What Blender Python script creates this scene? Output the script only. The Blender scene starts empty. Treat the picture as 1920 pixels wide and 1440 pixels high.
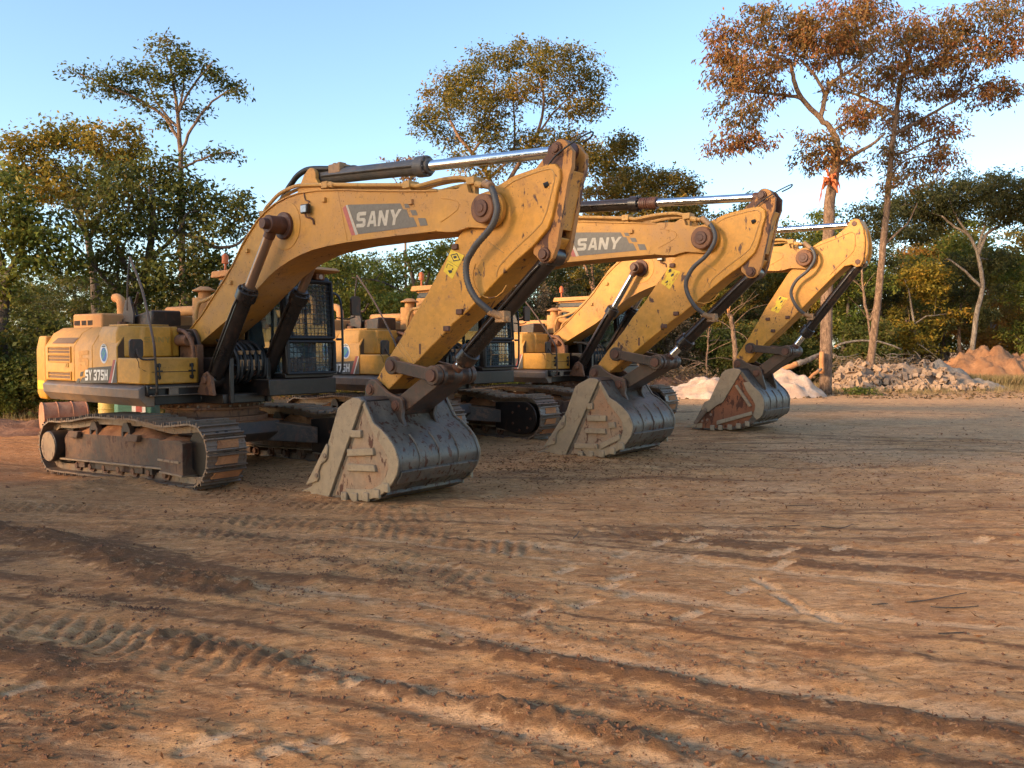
import bpy, math, random
import numpy as np
from mathutils import Vector, Matrix, noise as mnoise
random.seed(7); rng=np.random.default_rng(7)
sc=bpy.context.scene
COL=sc.collection
R=math.radians
CH=1.937                       # camera height
FPX=1600.1; PITCH=-0.045

# ------------------------------------------------------------------ materials
def mat(name):
    m=bpy.data.materials.new(name); m.use_nodes=True
    nt=m.node_tree; nt.nodes.clear()
    out=nt.nodes.new('ShaderNodeOutputMaterial')
    b=nt.nodes.new('ShaderNodeBsdfPrincipled')
    nt.links.new(b.outputs[0],out.inputs[0])
    return m,nt,b
def nd(nt,t,_p=None,**kw):
    n=nt.nodes.new(t)
    for k,v in (_p or {}).items(): setattr(n,k,v)
    for k,v in kw.items():
        key=int(k[1:]) if k[0]=='i' and k[1:].isdigit() else k.replace('_',' ')
        s=n.inputs[key]
        if isinstance(v,bpy.types.NodeSocket): nt.links.new(v,s)
        else: s.default_value=v
    return n
def rgb(c): return (c[0],c[1],c[2],1)
def mix(nt,f,a,b):
    n=nt.nodes.new('ShaderNodeMix'); n.data_type='RGBA'
    for s,v in ((n.inputs[0],f),(n.inputs[6],a),(n.inputs[7],b)):
        if isinstance(v,bpy.types.NodeSocket): nt.links.new(v,s)
        else: s.default_value=rgb(v) if isinstance(v,tuple) else v
    return n.outputs[2]
def ramp(nt,v,lo,hi,a=0.,b=1.):
    n=nd(nt,'ShaderNodeMapRange',{'clamp':True},Value=v,From_Min=lo,From_Max=hi,To_Min=a,To_Max=b); return n.outputs[0]
def mul(nt,a,b,op='MULTIPLY'):
    n=nt.nodes.new('ShaderNodeMath'); n.operation=op
    for s,v in ((n.inputs[0],a),(n.inputs[1],b)):
        if isinstance(v,bpy.types.NodeSocket): nt.links.new(v,s)
        else: s.default_value=v
    return n.outputs[0]
def coords(nt,scale=(1,1,1)):
    tc=nt.nodes.new('ShaderNodeTexCoord'); oi=nt.nodes.new('ShaderNodeObjectInfo')
    sh=nd(nt,'ShaderNodeVectorMath',{'operation':'SCALE'},Scale=37.0); nt.links.new(oi.outputs['Random'],sh.inputs[0])
    ad=nd(nt,'ShaderNodeVectorMath',{'operation':'ADD'}); nt.links.new(tc.outputs['Object'],ad.inputs[0]); nt.links.new(sh.outputs[0],ad.inputs[1])
    mp=nd(nt,'ShaderNodeMapping',Vector=ad.outputs[0],Scale=scale); return mp.outputs[0]
def noise(nt,v,scale,detail=5,rough=.6,dist=0.):
    n=nd(nt,'ShaderNodeTexNoise',Vector=v,Scale=scale,Detail=detail,Roughness=rough,Distortion=dist).outputs[0]
    return ramp(nt,n,.27,.73)
def bump(nt,b,h,strength=.3,dist=.01):
    n=nd(nt,'ShaderNodeBump',Height=h,Strength=strength,Distance=dist); nt.links.new(n.outputs[0],b.inputs['Normal'])
DUST=(.47,.25,.095)
def paint(name,base,dust=.4,rust=.5,rough=.45,dustcol=DUST,metal=0.,chips=.67,top=.6,coat=0.,rs=6.5,speck=0.,rustcol=(.085,.03,.016)):
    m,nt,b=mat(name); v=coords(nt)
    g=nt.nodes.new('ShaderNodeNewGeometry'); sx=nd(nt,'ShaderNodeSeparateXYZ',Vector=g.outputs['Normal'])
    up=ramp(nt,sx.outputs[2],.25,.95,0,top)
    n1=noise(nt,v,1.3,7,.65); n2=noise(nt,v,9,6,.7)
    d=mul(nt,ramp(nt,n1,.3,.75,dust*.35,dust*1.25),ramp(nt,n2,.2,.7,.65,1.1))
    d=mul(nt,d,up,'MAXIMUM'); d=nd(nt,'ShaderNodeClamp',Value=d).outputs[0]
    c=mix(nt,ramp(nt,n2,.3,.7),tuple(x*.86 for x in base),tuple(min(1,x*1.1) for x in base))
    c=mix(nt,d,c,dustcol)
    # rust scabs and scrapes
    vs=coords(nt,(1,1,.45)); n3=noise(nt,vs,rs,8,.66,.4)
    r=ramp(nt,n3,chips,chips+.07,0,rust)
    n4=noise(nt,v,38,3,.5); r2=mul(nt,ramp(nt,n4,.80,.86,0,rust*.8),ramp(nt,n1,.45,.6))
    r=mul(nt,r,r2,'MAXIMUM')
    c=mix(nt,r,c,(.085,.032,.016))
    # broad brown soil wipes
    w=mul(nt,ramp(nt,noise(nt,v,2.3,6,.7,.8),.60,.85),ramp(nt,n2,.42,.62,0,min(1,rust)*.7))
    c=mix(nt,w,c,(.20,.085,.04))
    nt.links.new(c,b.inputs['Base Color'])
    rr=mul(nt,mul(nt,d,1-rough),rough,'ADD'); nt.links.new(nd(nt,'ShaderNodeClamp',Value=rr).outputs[0],b.inputs['Roughness'])
    b.inputs['Metallic'].default_value=metal
    if coat: b.inputs['Coat Weight'].default_value=coat
    h=mul(nt,n2,mul(nt,r,-.6),'ADD'); bump(nt,b,h,.25,.006)
    return m
def soil(name,base,dark,scale=14,rough=.95,bs=.6):
    m,nt,b=mat(name); v=coords(nt)
    n1=noise(nt,v,scale*.25,6,.65); n2=noise(nt,v,scale,8,.72)
    c=mix(nt,ramp(nt,n1,.3,.7),dark,base); c=mix(nt,ramp(nt,n2,.52,.75,0,.55),c,tuple(x*.55 for x in base))
    nt.links.new(c,b.inputs['Base Color']); b.inputs['Roughness'].default_value=rough
    bump(nt,b,n2,bs,.03); return m
def plain(name,c,rough=.5,metal=0.,spec=.5,bumps=0,bscale=60):
    m,nt,b=mat(name); v=coords(nt); n=noise(nt,v,25,5,.6)
    nt.links.new(mix(nt,n,tuple(x*.8 for x in c),tuple(min(1,x*1.15) for x in c)),b.inputs['Base Color'])
    b.inputs['Roughness'].default_value=rough; b.inputs['Metallic'].default_value=metal; b.inputs['Specular IOR Level'].default_value=spec
    if bumps: bump(nt,b,noise(nt,v,bscale,4,.6),bumps,.01)
    return m
YEL=(.60,.27,.02)
M={}
M['boom']=paint('dusty_yellow_paint',YEL,.85,.75,.42,top=.75,chips=.80)
M['arm']=paint('scuffed_yellow_paint',(.60,.258,.016),.34,1.,.45,top=.5,chips=.72,speck=.15)
M['body']=paint('body_yellow_paint',(.60,.27,.016),.34,.35,.38,top=.55,chips=.86)
M['tan']=paint('dust_coated_paint',(.58,.28,.07),.8,.15,.6,dustcol=(.56,.255,.10),top=.9,chips=.8)
M['black']=paint('dusty_black_paint',(.006,.006,.0065),.05,.25,.32,dustcol=(.20,.105,.05),top=.40,chips=.75)
M['blackmud']=paint('mud_caked_black_paint',(.010,.010,.010),.16,.8,.42,dustcol=(.32,.16,.075),top=.8,chips=.68,rs=10,speck=.55,rustcol=(.16,.07,.032))
M['frame']=paint('mud_caked_track_frame',(.02,.02,.018),.42,.9,.55,dustcol=(.34,.165,.075),top=.9,chips=.62,rs=9,speck=.6,rustcol=(.24,.095,.04))
M['cyl']=paint('cylinder_black_paint',(.008,.008,.009),.06,.5,.25,dustcol=(.26,.15,.08),top=.18,chips=.74)
M['cylgrey']=paint('cylinder_grey_paint',(.045,.052,.058),.22,.5,.36,dustcol=(.25,.18,.12),top=.10,chips=.74)
M['rustpin']=paint('rusty_greased_pin',(.085,.03,.015),.25,.9,.5,dustcol=(.22,.09,.04),top=.25,chips=.52)
M['rust']=paint('rusty_pivot_metal',(.14,.055,.025),.4,.9,.6,dustcol=(.34,.16,.07),top=.3,chips=.58)
M['bside']=paint('worn_grey_bucket_plate',(.27,.205,.13),.45,.45,.55,dustcol=(.38,.28,.165),metal=.1,top=.4,chips=.74,rs=13,speck=.5,rustcol=(.20,.10,.05))
M['bback']=paint('scraped_grey_bucket_shell',(.085,.078,.07),.35,.95,.36,dustcol=(.34,.26,.17),metal=.45,top=.06,chips=.62,rs=12,speck=.85,rustcol=(.13,.06,.03))
M['brust']=paint('red_soil_stuck_on_plate',(.26,.20,.13),.45,1.,.75,dustcol=(.40,.17,.07),top=.3,chips=.62,rs=8,speck=.3,rustcol=(.24,.085,.03))
M['brust3']=paint('red_soil_caked_plate',(.20,.075,.032),.6,1.,.85,dustcol=(.27,.10,.045),top=.3,chips=.62)
M['steel']=paint('worn_track_steel',(.19,.165,.135),.45,.6,.34,dustcol=(.34,.18,.085),metal=.6,top=.40,chips=.70,rs=14,speck=.4)
M['tsoil']=soil('packed_red_soil',(.52,.215,.08),(.32,.12,.045),10)
M['armrust']=paint('rust_streaked_yellow_paint',(.50,.22,.04),.45,1.,.5,dustcol=(.34,.14,.055),top=.4,chips=.50)
M['skirt']=paint('grey_skirt_paint',(.13,.13,.13),.55,.25,.3,dustcol=(.42,.23,.10),metal=.3,top=.1,chips=.8)
M['hub']=paint('muddy_hub_face',(.24,.16,.10),.7,.6,.8,dustcol=(.36,.24,.14),chips=.66)
M['rubber']=plain('black_rubber_hose',(.014,.0135,.013),.55,bumps=.1)
M['greyhose']=plain('ribbed_grey_hose',(.075,.07,.065),.5)
M['pipe']=paint('dusty_yellow_pipe',(.50,.27,.06),.6,.4,.5,top=.6)
M['fit']=paint('rusty_hose_fitting',(.22,.13,.07),.5,.5,.55)
M['decal']=plain('faded_grey_decal',(.16,.135,.10),.6)
M['decald']=plain('dark_grey_decal',(.10,.085,.06),.6)
M['letter']=plain('off_white_decal_letter',(.50,.43,.32),.6)
M['white']=plain('white_decal',(.70,.67,.60),.5)
M['red']=plain('faded_red_decal',(.42,.10,.07),.55)
M['faint']=plain('faint_orange_number',(.60,.27,.05),.5)
M['emb']=plain('embossed_yellow',(.42,.235,.04),.5)
M['seam']=plain('dark_panel_seam',(.10,.05,.02),.8)
M['blue']=plain('blue_emblem',(.05,.15,.42),.45)
M['green']=plain('green_emblem',(.10,.32,.25),.45)
M['warn']=plain('yellow_warning_sticker',(.75,.50,.02),.5)
M['ink']=plain('black_sticker_ink',(.02,.02,.02),.6)
M['dark']=plain('dark_interior',(.012,.011,.01),.8)
M['grille']=plain('dusty_grille_mesh',(.20,.115,.06),.8,bumps=.4,bscale=90)
M['lens']=plain('grey_lamp_lens',(.35,.36,.37),.15,.2)
m,nt,b=mat('chrome_piston_rod'); b.inputs['Base Color'].default_value=(.72,.73,.75,1); b.inputs['Metallic'].default_value=1
v=coords(nt); n=noise(nt,v,20,6,.7); nt.links.new(ramp(nt,n,.35,.8,.10,.28),b.inputs['Roughness']); M['chrome']=m
m,nt,b=mat('brown_stained_piston_rod'); b.inputs['Base Color'].default_value=(.33,.21,.14,1); b.inputs['Metallic'].default_value=.7; b.inputs['Roughness'].default_value=.33; M['rodb']=m
m,nt,b=mat('tinted_cab_glass'); b.inputs['Base Color'].default_value=(.25,.36,.40,1); b.inputs['Roughness'].default_value=.04; b.inputs['Transmission Weight'].default_value=.85; b.inputs['IOR'].default_value=1.35
M['glass']=m

# ------------------------------------------------------------------ mesh collector
class G:
    def __init__(s): s.v=[];s.f=[];s.m=[];s.k=0
    def add(s,vs,fs):
        o=len(s.v); s.v+= [tuple(p) for p in vs]
        for f in fs: s.f.append(tuple(i+o for i in f)); s.m.append(s.k)
        return s
    def box(s,x0,x1,y0,y1,z0,z1,M=None):
        vs=[Vector((x,y,z)) for x in (x0,x1) for y in (y0,y1) for z in (z0,z1)]
        if M is not None: vs=[M@q for q in vs]
        return s.add(vs,[(0,1,3,2),(4,6,7,5),(0,4,5,1),(2,3,7,6),(0,2,6,4),(1,5,7,3)])
    def prism(s,poly,y0,y1,ax='y',M=None):
        a=sum(poly[i][0]*poly[(i+1)%len(poly)][1]-poly[(i+1)%len(poly)][0]*poly[i][1] for i in range(len(poly)))
        if a<0: poly=poly[::-1]
        n=len(poly)
        if ax=='y': mk=lambda p,t:(p[0],t,p[1])
        elif ax=='x': mk=lambda p,t:(t,p[0],p[1])
        else: mk=lambda p,t:(p[0],p[1],t)
        vs=[mk(p,y0) for p in poly]+[mk(p,y1) for p in poly]
        if M is not None: vs=[M@Vector(q) for q in vs]
        fs=[tuple(range(n)),tuple(range(2*n-1,n-1,-1))]+[((i+1)%n,i,i+n,(i+1)%n+n) for i in range(n)]
        if ax!='y': fs=[f[::-1] for f in fs]
        return s.add(vs,fs)
    def plate(s,pts,y0,y1,t):                      # plate swept along a polyline in x,z, thickness t to its left
        nn=[]
        for i,p in enumerate(pts):
            a=Vector(pts[max(0,i-1)]);b=Vector(pts[min(len(pts)-1,i+1)]);d=(b-a).normalized();nn.append(Vector((-d.y,d.x)))
        q=[(p[0]+n.x*t,p[1]+n.y*t) for p,n in zip(pts,nn)]
        return s.prism(list(pts)+q[::-1],y0,y1)
    def cyl(s,p0,p1,r0,r1=None,n=18,cap=True):
        r1=r0 if r1 is None else r1; p0=Vector(p0);p1=Vector(p1); d=(p1-p0).normalized()
        a=d.orthogonal().normalized(); b=d.cross(a); vs=[]
        for p,r in ((p0,r0),(p1,r1)):
            for i in range(n):
                t=2*math.pi*i/n; vs.append(p+a*(r*math.cos(t))+b*(r*math.sin(t)))
        fs=[(i,(i+1)%n,(i+1)%n+n,i+n) for i in range(n)]
        if cap: fs+=[tuple(range(n-1,-1,-1)),tuple(range(n,2*n))]
        return s.add(vs,fs)
    def tube(s,pts,r,n=8,smooth=3,rib=0):
        P=[Vector(p) for p in pts]
        if smooth and len(P)>2:
            q=[]
            for i in range(len(P)-1):
                a,b,c,d=P[max(0,i-1)],P[i],P[i+1],P[min(len(P)-1,i+2)]
                for k in range(smooth):
                    t=k/smooth; q.append(.5*((2*b)+(c-a)*t+(2*a-5*b+4*c-d)*t*t+(3*b-a-3*c+d)*t**3))
            P=q+[P[-1]]
        rr=r if isinstance(r,(list,tuple)) else None
        up=None; vs=[];N=len(P)
        for i,p in enumerate(P):
            d=(P[min(i+1,N-1)]-P[max(i-1,0)]).normalized()
            up=d.orthogonal().normalized() if up is None else (up-d*up.dot(d)).normalized()
            w=d.cross(up); t=i/(N-1); ra=(rr[0]+(rr[-1]-rr[0])*t) if rr else r
            if rib: ra*=1+rib*(i%2)
            for k in range(n):
                an=2*math.pi*k/n; vs.append(p+up*(ra*math.cos(an))+w*(ra*math.sin(an)))
        fs=[(i*n+k,i*n+(k+1)%n,(i+1)*n+(k+1)%n,(i+1)*n+k) for i in range(N-1) for k in range(n)]
        fs+=[tuple(range(n-1,-1,-1)),tuple(range((N-1)*n,N*n))]
        return s.add(vs,fs)
    def flat(s,pts): return s.add(pts,[tuple(range(len(pts)))])
    def shift(s,o):
        s.v=[(p[0]-o[0],p[1]-o[1],p[2]-o[2]) for p in s.v]; return s
    def mesh(s,name,mats,smooth=38):
        me=bpy.data.meshes.new(name); me.from_pydata(s.v,[],s.f)
        if smooth:
            import bmesh; bm=bmesh.new(); bm.from_mesh(me); bmesh.ops.recalc_face_normals(bm,faces=bm.faces); bm.to_mesh(me); bm.free()
        for q in (mats if isinstance(mats,(list,tuple)) else [mats]): me.materials.append(q)
        if len(me.materials)>1: me.polygons.foreach_set('material_index',s.m)
        if smooth: me.shade_smooth() if hasattr(me,'shade_smooth') else None; me.set_sharp_from_angle(angle=R(smooth))
        me.update(); return me
def link(name,me,parent=None,loc=(0,0,0),bevel=0):
    o=bpy.data.objects.new(name,me); COL.objects.link(o); o.location=loc
    if parent: o.parent=parent
    if bevel:
        b=o.modifiers.new('edge','BEVEL'); b.width=bevel; b.segments=2; b.limit_method='ANGLE'; b.angle_limit=R(40); b.harden_normals=False
    return o
SPLIT={'pipe_clamp','hose_end','pipe_lug','hose_fitting','pivot_pin','bolt','roof_lamp','lamp_lens','hydraulic_hose','hydraulic_pipe','boom_bracket','cylinder_bracket','weld_seam','grab_rail','ear_plate','window','step','boom_hose','seat','hose_block','vent_frame','reinforcing_plate','tooth','wear_strap','panel_gap','back_plate','handrail','filler_cap','relay_box','mirror'}
def islands(g):
    par=list(range(len(g.v)))
    def fd(i):
        while par[i]!=i: par[i]=par[par[i]]; i=par[i]
        return i
    for f in g.f:
        for i in f[1:]: par[fd(i)]=fd(f[0])
    comp={}
    for k,f in enumerate(g.f): comp.setdefault(fd(f[0]),[]).append(k)
    cs=[]
    for fs in comp.values():
        vs={i for k in fs for i in g.f[k]}; P=[g.v[i] for i in vs]; cs.append([fs,[min(p[j] for p in P)-.004 for j in range(3)],[max(p[j] for p in P)+.004 for j in range(3)]])
    ch=True
    while ch:
        ch=False
        for i in range(len(cs)):
            for j in range(i+1,len(cs)):
                a,b=cs[i],cs[j]
                if all(a[1][k]<=b[2][k] and b[1][k]<=a[2][k] for k in range(3)):
                    cs[i]=[a[0]+b[0],[min(a[1][k],b[1][k]) for k in range(3)],[max(a[2][k],b[2][k]) for k in range(3)]]; cs.pop(j); ch=True; break
            if ch: break
    out=[]
    for fs,_,_ in cs:
        h=G(); mp={}
        for k in sorted(fs):
            q=[]
            for i in g.f[k]:
                if i not in mp: mp[i]=len(h.v); h.v.append(g.v[i])
                q.append(mp[i])
            h.f.append(tuple(q)); h.m.append(g.m[k])
        out.append(h)
    return out
def linkS(name,key,fn,mt,sm,parent,bevel,cache):
    if name not in SPLIT:
        if key not in cache: cache[key]=fn().mesh(key,mt,sm)
        return link(name,cache[key],parent,bevel=bevel)
    if key not in cache: cache[key]=[h.mesh(key,mt,sm) for h in islands(fn())]
    o=None
    for me in cache[key]:
        q=link(name,me,parent,bevel=bevel); o=o or q
    return o
def tag(o,label,cat,group=None,kind=None):
    o['label']=label; o['category']=cat
    if group:o['group']=group
    if kind:o['kind']=kind
    return o
def empty(name,loc,rz=0):
    o=bpy.data.objects.new(name,None); COL.objects.link(o); o.location=loc; o.rotation_euler=(0,0,rz); o.empty_display_size=.2; return o
def copy_tree(o,parent=None):
    c=o.copy(); COL.objects.link(c)
    if parent:c.parent=parent
    for ch in list(o.children): copy_tree(ch,c)
    return c
# camera geometry helper: a pixel of the 1920 x 1440 photograph at ground-plane distance y
def at(u,v,y):
    a=(u-960)/FPX; b=(720-v)/FPX; c,s_=math.cos(PITCH),math.sin(PITCH)
    d=Vector((a,c-b*s_,s_+b*c)); return Vector((0,0,CH))+d*(y/d.y)
# ------------------------------------------------------------------ excavator
YC=-.05
PF=(0.,2.08); PP=(6.194,3.471); PB=(4.225,1.374); PQ=(4.692,1.185); PK=(4.648,1.69); PR=(5.35,1.579); PT=(7.06,4.05); PC=(6.90,2.93)
BTOP=[(-.098,2.172),(.265,2.412),(.587,2.679),(.882,2.913),(1.14,3.142),(1.377,3.407),(1.579,3.587),(1.776,3.74),(1.969,3.849),(2.209,3.943),(2.469,4.0),(2.746,4.03),(3.171,4.02),(3.647,3.973),(4.175,3.903),(4.726,3.835),(5.393,3.76)]
BBOT=[(5.374,3.312),(4.722,3.314),(4.168,3.308),(3.738,3.303),(3.37,3.284),(3.05,3.255),(2.78,3.206),(2.528,3.138),(2.296,3.059),(2.056,2.953),(1.838,2.82),(1.5,2.63),(1.151,2.426),(.666,2.203),(.173,1.975),(.07,1.93)]
def arc(c,r,a0,a1,n): return [(c[0]+r*math.cos(R(a0+(a1-a0)*i/n)),c[1]+r*math.sin(R(a0+(a1-a0)*i/n))) for i in range(n+1)]
cache={}
def D(key,fn,mats,smooth=38):                     # mesh data shared by the three machines
    if key not in cache: cache[key]=fn().mesh(key,mats,smooth)
    return cache[key]
def sh(g,p): return g.shift((p[0],0,p[1]))
def letters(poly_fn,txt,y,g=None):
    """block capitals drawn as polygons in unit boxes; poly_fn maps (u,v) to x,z"""
    S=[(0,0),(.78,0),(.95,.12),(.95,.48),(.80,.60),(.30,.60),(.30,.76),(.95,.76),(.95,1),(.18,1),(0,.88),(0,.52),(.15,.40),(.66,.40),(.66,.24),(0,.24)]
    A=[(0,0),(.27,0),(.34,.2),(.34,.2),(.68,.2),(.75,0),(1.02,0),(.70,1),(.34,1)]
    Ah=[(.40,.40),(.62,.40),(.52,.78)]
    N=[(0,0),(.27,0),(.27,.58),(.68,0),(.95,0),(.95,1),(.68,1),(.68,.42),(.27,1),(0,1)]
    Y=[(.37,0),(.64,0),(.64,.42),(1.04,1),(.74,1),(.51,.64),(.28,1),(-.03,1),(.37,.42)]
    H=[(0,0),(.3,0),(.3,.4),(.65,.4),(.65,0),(.95,0),(.95,1),(.65,1),(.65,.62),(.3,.62),(.3,1),(0,1)]
    T3=[(0,0),(.8,0),(.95,.1),(.95,.44),(.84,.5),(.95,.58),(.95,.9),(.8,1),(.1,1),(0,.9),(0,.72),(.3,.72),(.3,.82),(.65,.82),(.65,.6),(.28,.6),(.28,.42),(.65,.42),(.65,.18),(.3,.18),(.3,.3),(0,.3)]
    T7=[(.25,0),(.58,0),(.95,.8),(.95,1),(0,1),(0,.78),(.6,.78)]
    T5=[(0,0),(.8,0),(.95,.12),(.95,.5),(.8,.62),(.3,.62),(.3,.78),(.92,.78),(.92,1),(0,1),(0,.44),(.65,.44),(.65,.2),(.3,.2),(.3,.3),(0,.3)]
    tab={'S':S,'A':A,'N':N,'Y':Y,'H':H,'3':T3,'7':T7,'5':T5}
    n=len(txt); g=g or G(); x=0; W=sum(.5 if c==' ' else 1.12 for c in txt)
    for c in txt:
        if c==' ': x+=.5; continue
        if c=='A':                                # two legs and a bar keep the counter open
            for q in ([(0,0),(.27,0),(.57,1),(.34,1)],[(.75,0),(1.02,0),(.70,1),(.46,1)],[(.30,.18),(.74,.18),(.66,.40),(.36,.40)]):
                y2=y-(.0006 if q[0][0]==.30 else (.0012 if q[0][0]==.75 else 0)); pts=[poly_fn((x+a)/W,b) for a,b in q]; g.flat([(p[0],y2,p[1]) for p in pts])
        else:
            pts=[poly_fn((x+a)/W,b) for a,b in tab[c]]; g.flat([(p[0],y,p[1]) for p in pts])
        x+=1.12
    return g
def bil(p00,p10,p01,p11):
    def f(u,v): return tuple((1-v)*((1-u)*p00[i]+u*p10[i])+v*((1-u)*p01[i]+u*p11[i]) for i in (0,1))
    return f
def flatpoly(polys,y,ks=None):
    g=G()
    for i,p in enumerate(polys):
        if ks: g.k=ks[i]
        g.flat([(a,y-.0004*i,b) for a,b in p])
    return g

# ---- track -----------------------------------------------------------
def track_path():
    p=[(-1.95,.045),(-1.2,.045),(-.4,.045),(.4,.045),(1.2,.045),(1.92,.045)]
    p+=arc((1.95,.485),.44,-80,70,10)
    p+=[(1.75,.875),(1.3,.845),(.9,.89),(.55,.935),(.1,.925),(-.35,.935),(-.8,.93),(-1.15,.88),(-1.55,.845),(-1.95,.845)]
    p+=arc((-1.98,.44),.405,95,262,9)
    return p
def resample(p,n,closed=True):
    q=p+[p[0]]; L=[0]
    for a,b in zip(q,q[1:]): L.append(L[-1]+math.dist(a,b))
    out=[]
    for i in range(n):
        t=L[-1]*i/n; k=max(j for j in range(len(L)) if L[j]<=t+1e-9); k=min(k,len(p)-1); f=(t-L[k])/(L[k+1]-L[k]+1e-9)
        out.append((q[k][0]+(q[k+1][0]-q[k][0])*f,q[k][1]+(q[k+1][1]-q[k][1])*f))
    return out
def g_track():
    g=G(); n=50; P=resample(track_path(),n)
    for i in range(n):
        a=Vector(P[i]);b=Vector(P[(i+1)%n]); c=(a+b)/2; t=(b-a).normalized(); o=Vector((t.y,-t.x)); L=(b-a).length
        Mx=Matrix(((t.x,0,o.x,c.x),(0,1,0,0),(t.y,0,o.y,c.y),(0,0,0,1)))
        j=random.uniform(-.004,.004); g.k=0
        g.box(-L*.50,L*.44,-.305,.305,-.012+j,.012+j,Mx)
        for xx,h in ((-.085,.052),(.070,.052),(-.008,.026)): g.box(xx-.009,xx+.009,-.305,.305,.0125+j,h+j,Mx)
        for s in (-1,1): g.box(-L*.56,L*.5,s*.105-.032,s*.105+.032,-.115,-.012,Mx); 
        g.cyl(Mx@Vector((-L*.5,-.14,-.062)),Mx@Vector((-L*.5,.14,-.062)),.036,n=8)
        g.k=2
        for s in (-1,1): g.cyl(Mx@Vector((-.038,s*.07,.010+j)),Mx@Vector((-.038,s*.07,.0135+j)),.026,n=10)
        if random.random()<.85:                  # soil caked between the grousers
            g.k=1; w=random.uniform(.15,.27); w2=random.uniform(.14,.27); h=random.uniform(.008,.03)
            g.prism([(-.062,-w),(.048,-w*.8),(.05,w2),(-.064,w2*.9)],.0125+j,.0125+h+j,'z',Mx)
    return g
def g_wheel(x,z,r,w,teeth=0):
    g=G()
    if teeth:
        pl=[]
        for i in range(teeth*2): a=360*i/(teeth*2); pl+=arc((x,z),r if i%2==0 else r*.87,a-6,a+6,2)
        g.prism(pl,-w/2,w/2)
    else:
        g.cyl((x,-w/2,z),(x,w/2,z),r,n=32); g.cyl((x,-w/2-.05,z),(x,w/2+.05,z),r*.87,n=32)
    return g
def g_frame(s):                                   # s=-1: outer side is -y
    g=G()
    side=[(-1.72,.26),(1.16,.26),(1.2,.60),(1.06,.66),(-1.62,.66),(-1.72,.58)]
    g.prism(side,-.20,.20)
    g.prism([(1.15,.20),(1.72,.17),(1.74,.62),(1.62,.66),(1.15,.64)],-.255,.255)
    for x in (-1.42,.34): g.prism([(x-.02,.60),(x+.26,.60),(x+.30,.70),(x-.02,.70)],s*.21,s*.28)
    for x in (-1.2,-.85,.15,.75): g.box(x-.10,x+.10,-.2,.2,.13,.24)
    g.box(-.95,.6,s*.17,s*.20,.13,.235); 
    g.box(-1.45,-.62,s*-.21,s*-.17,.12,.24)
    return g
def g_bracket(x):
    g=G(); 
    for y in (-.19,.11): g.prism([(x-.12,.64),(x-.12,.76),(x-.05,.86),(x+.05,.86),(x+.12,.76),(x+.12,.64),(x+.07,.64),(x+.07,.73),(x-.07,.73),(x-.07,.64)],y,y+.08)
    return g
def g_pile(x0,x1,zb,w,h,seed,y0=0,n=26):
    r=random.Random(seed); g=G(); m=9; vs=[]
    for i in range(n+1):
        for j in range(m+1):
            t=i/n; u=j/m*2-1; env=(1-abs(u)**2.4)*min(1,t*6,(1-t)*6)
            hh=h*(.45+.55*abs(mnoise.fractal(Vector((t*(x1-x0)*3+seed,u*2,seed)),1,2,4))*1.6)*env
            vs.append((x0+(x1-x0)*t+r.uniform(-.01,.01),y0+u*w,zb+hh+r.uniform(-.006,.006)*env))
    fs=[(i*(m+1)+j,(i+1)*(m+1)+j,(i+1)*(m+1)+j+1,i*(m+1)+j+1) for i in range(n) for j in range(m)]
    return g.add(vs,fs)
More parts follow.
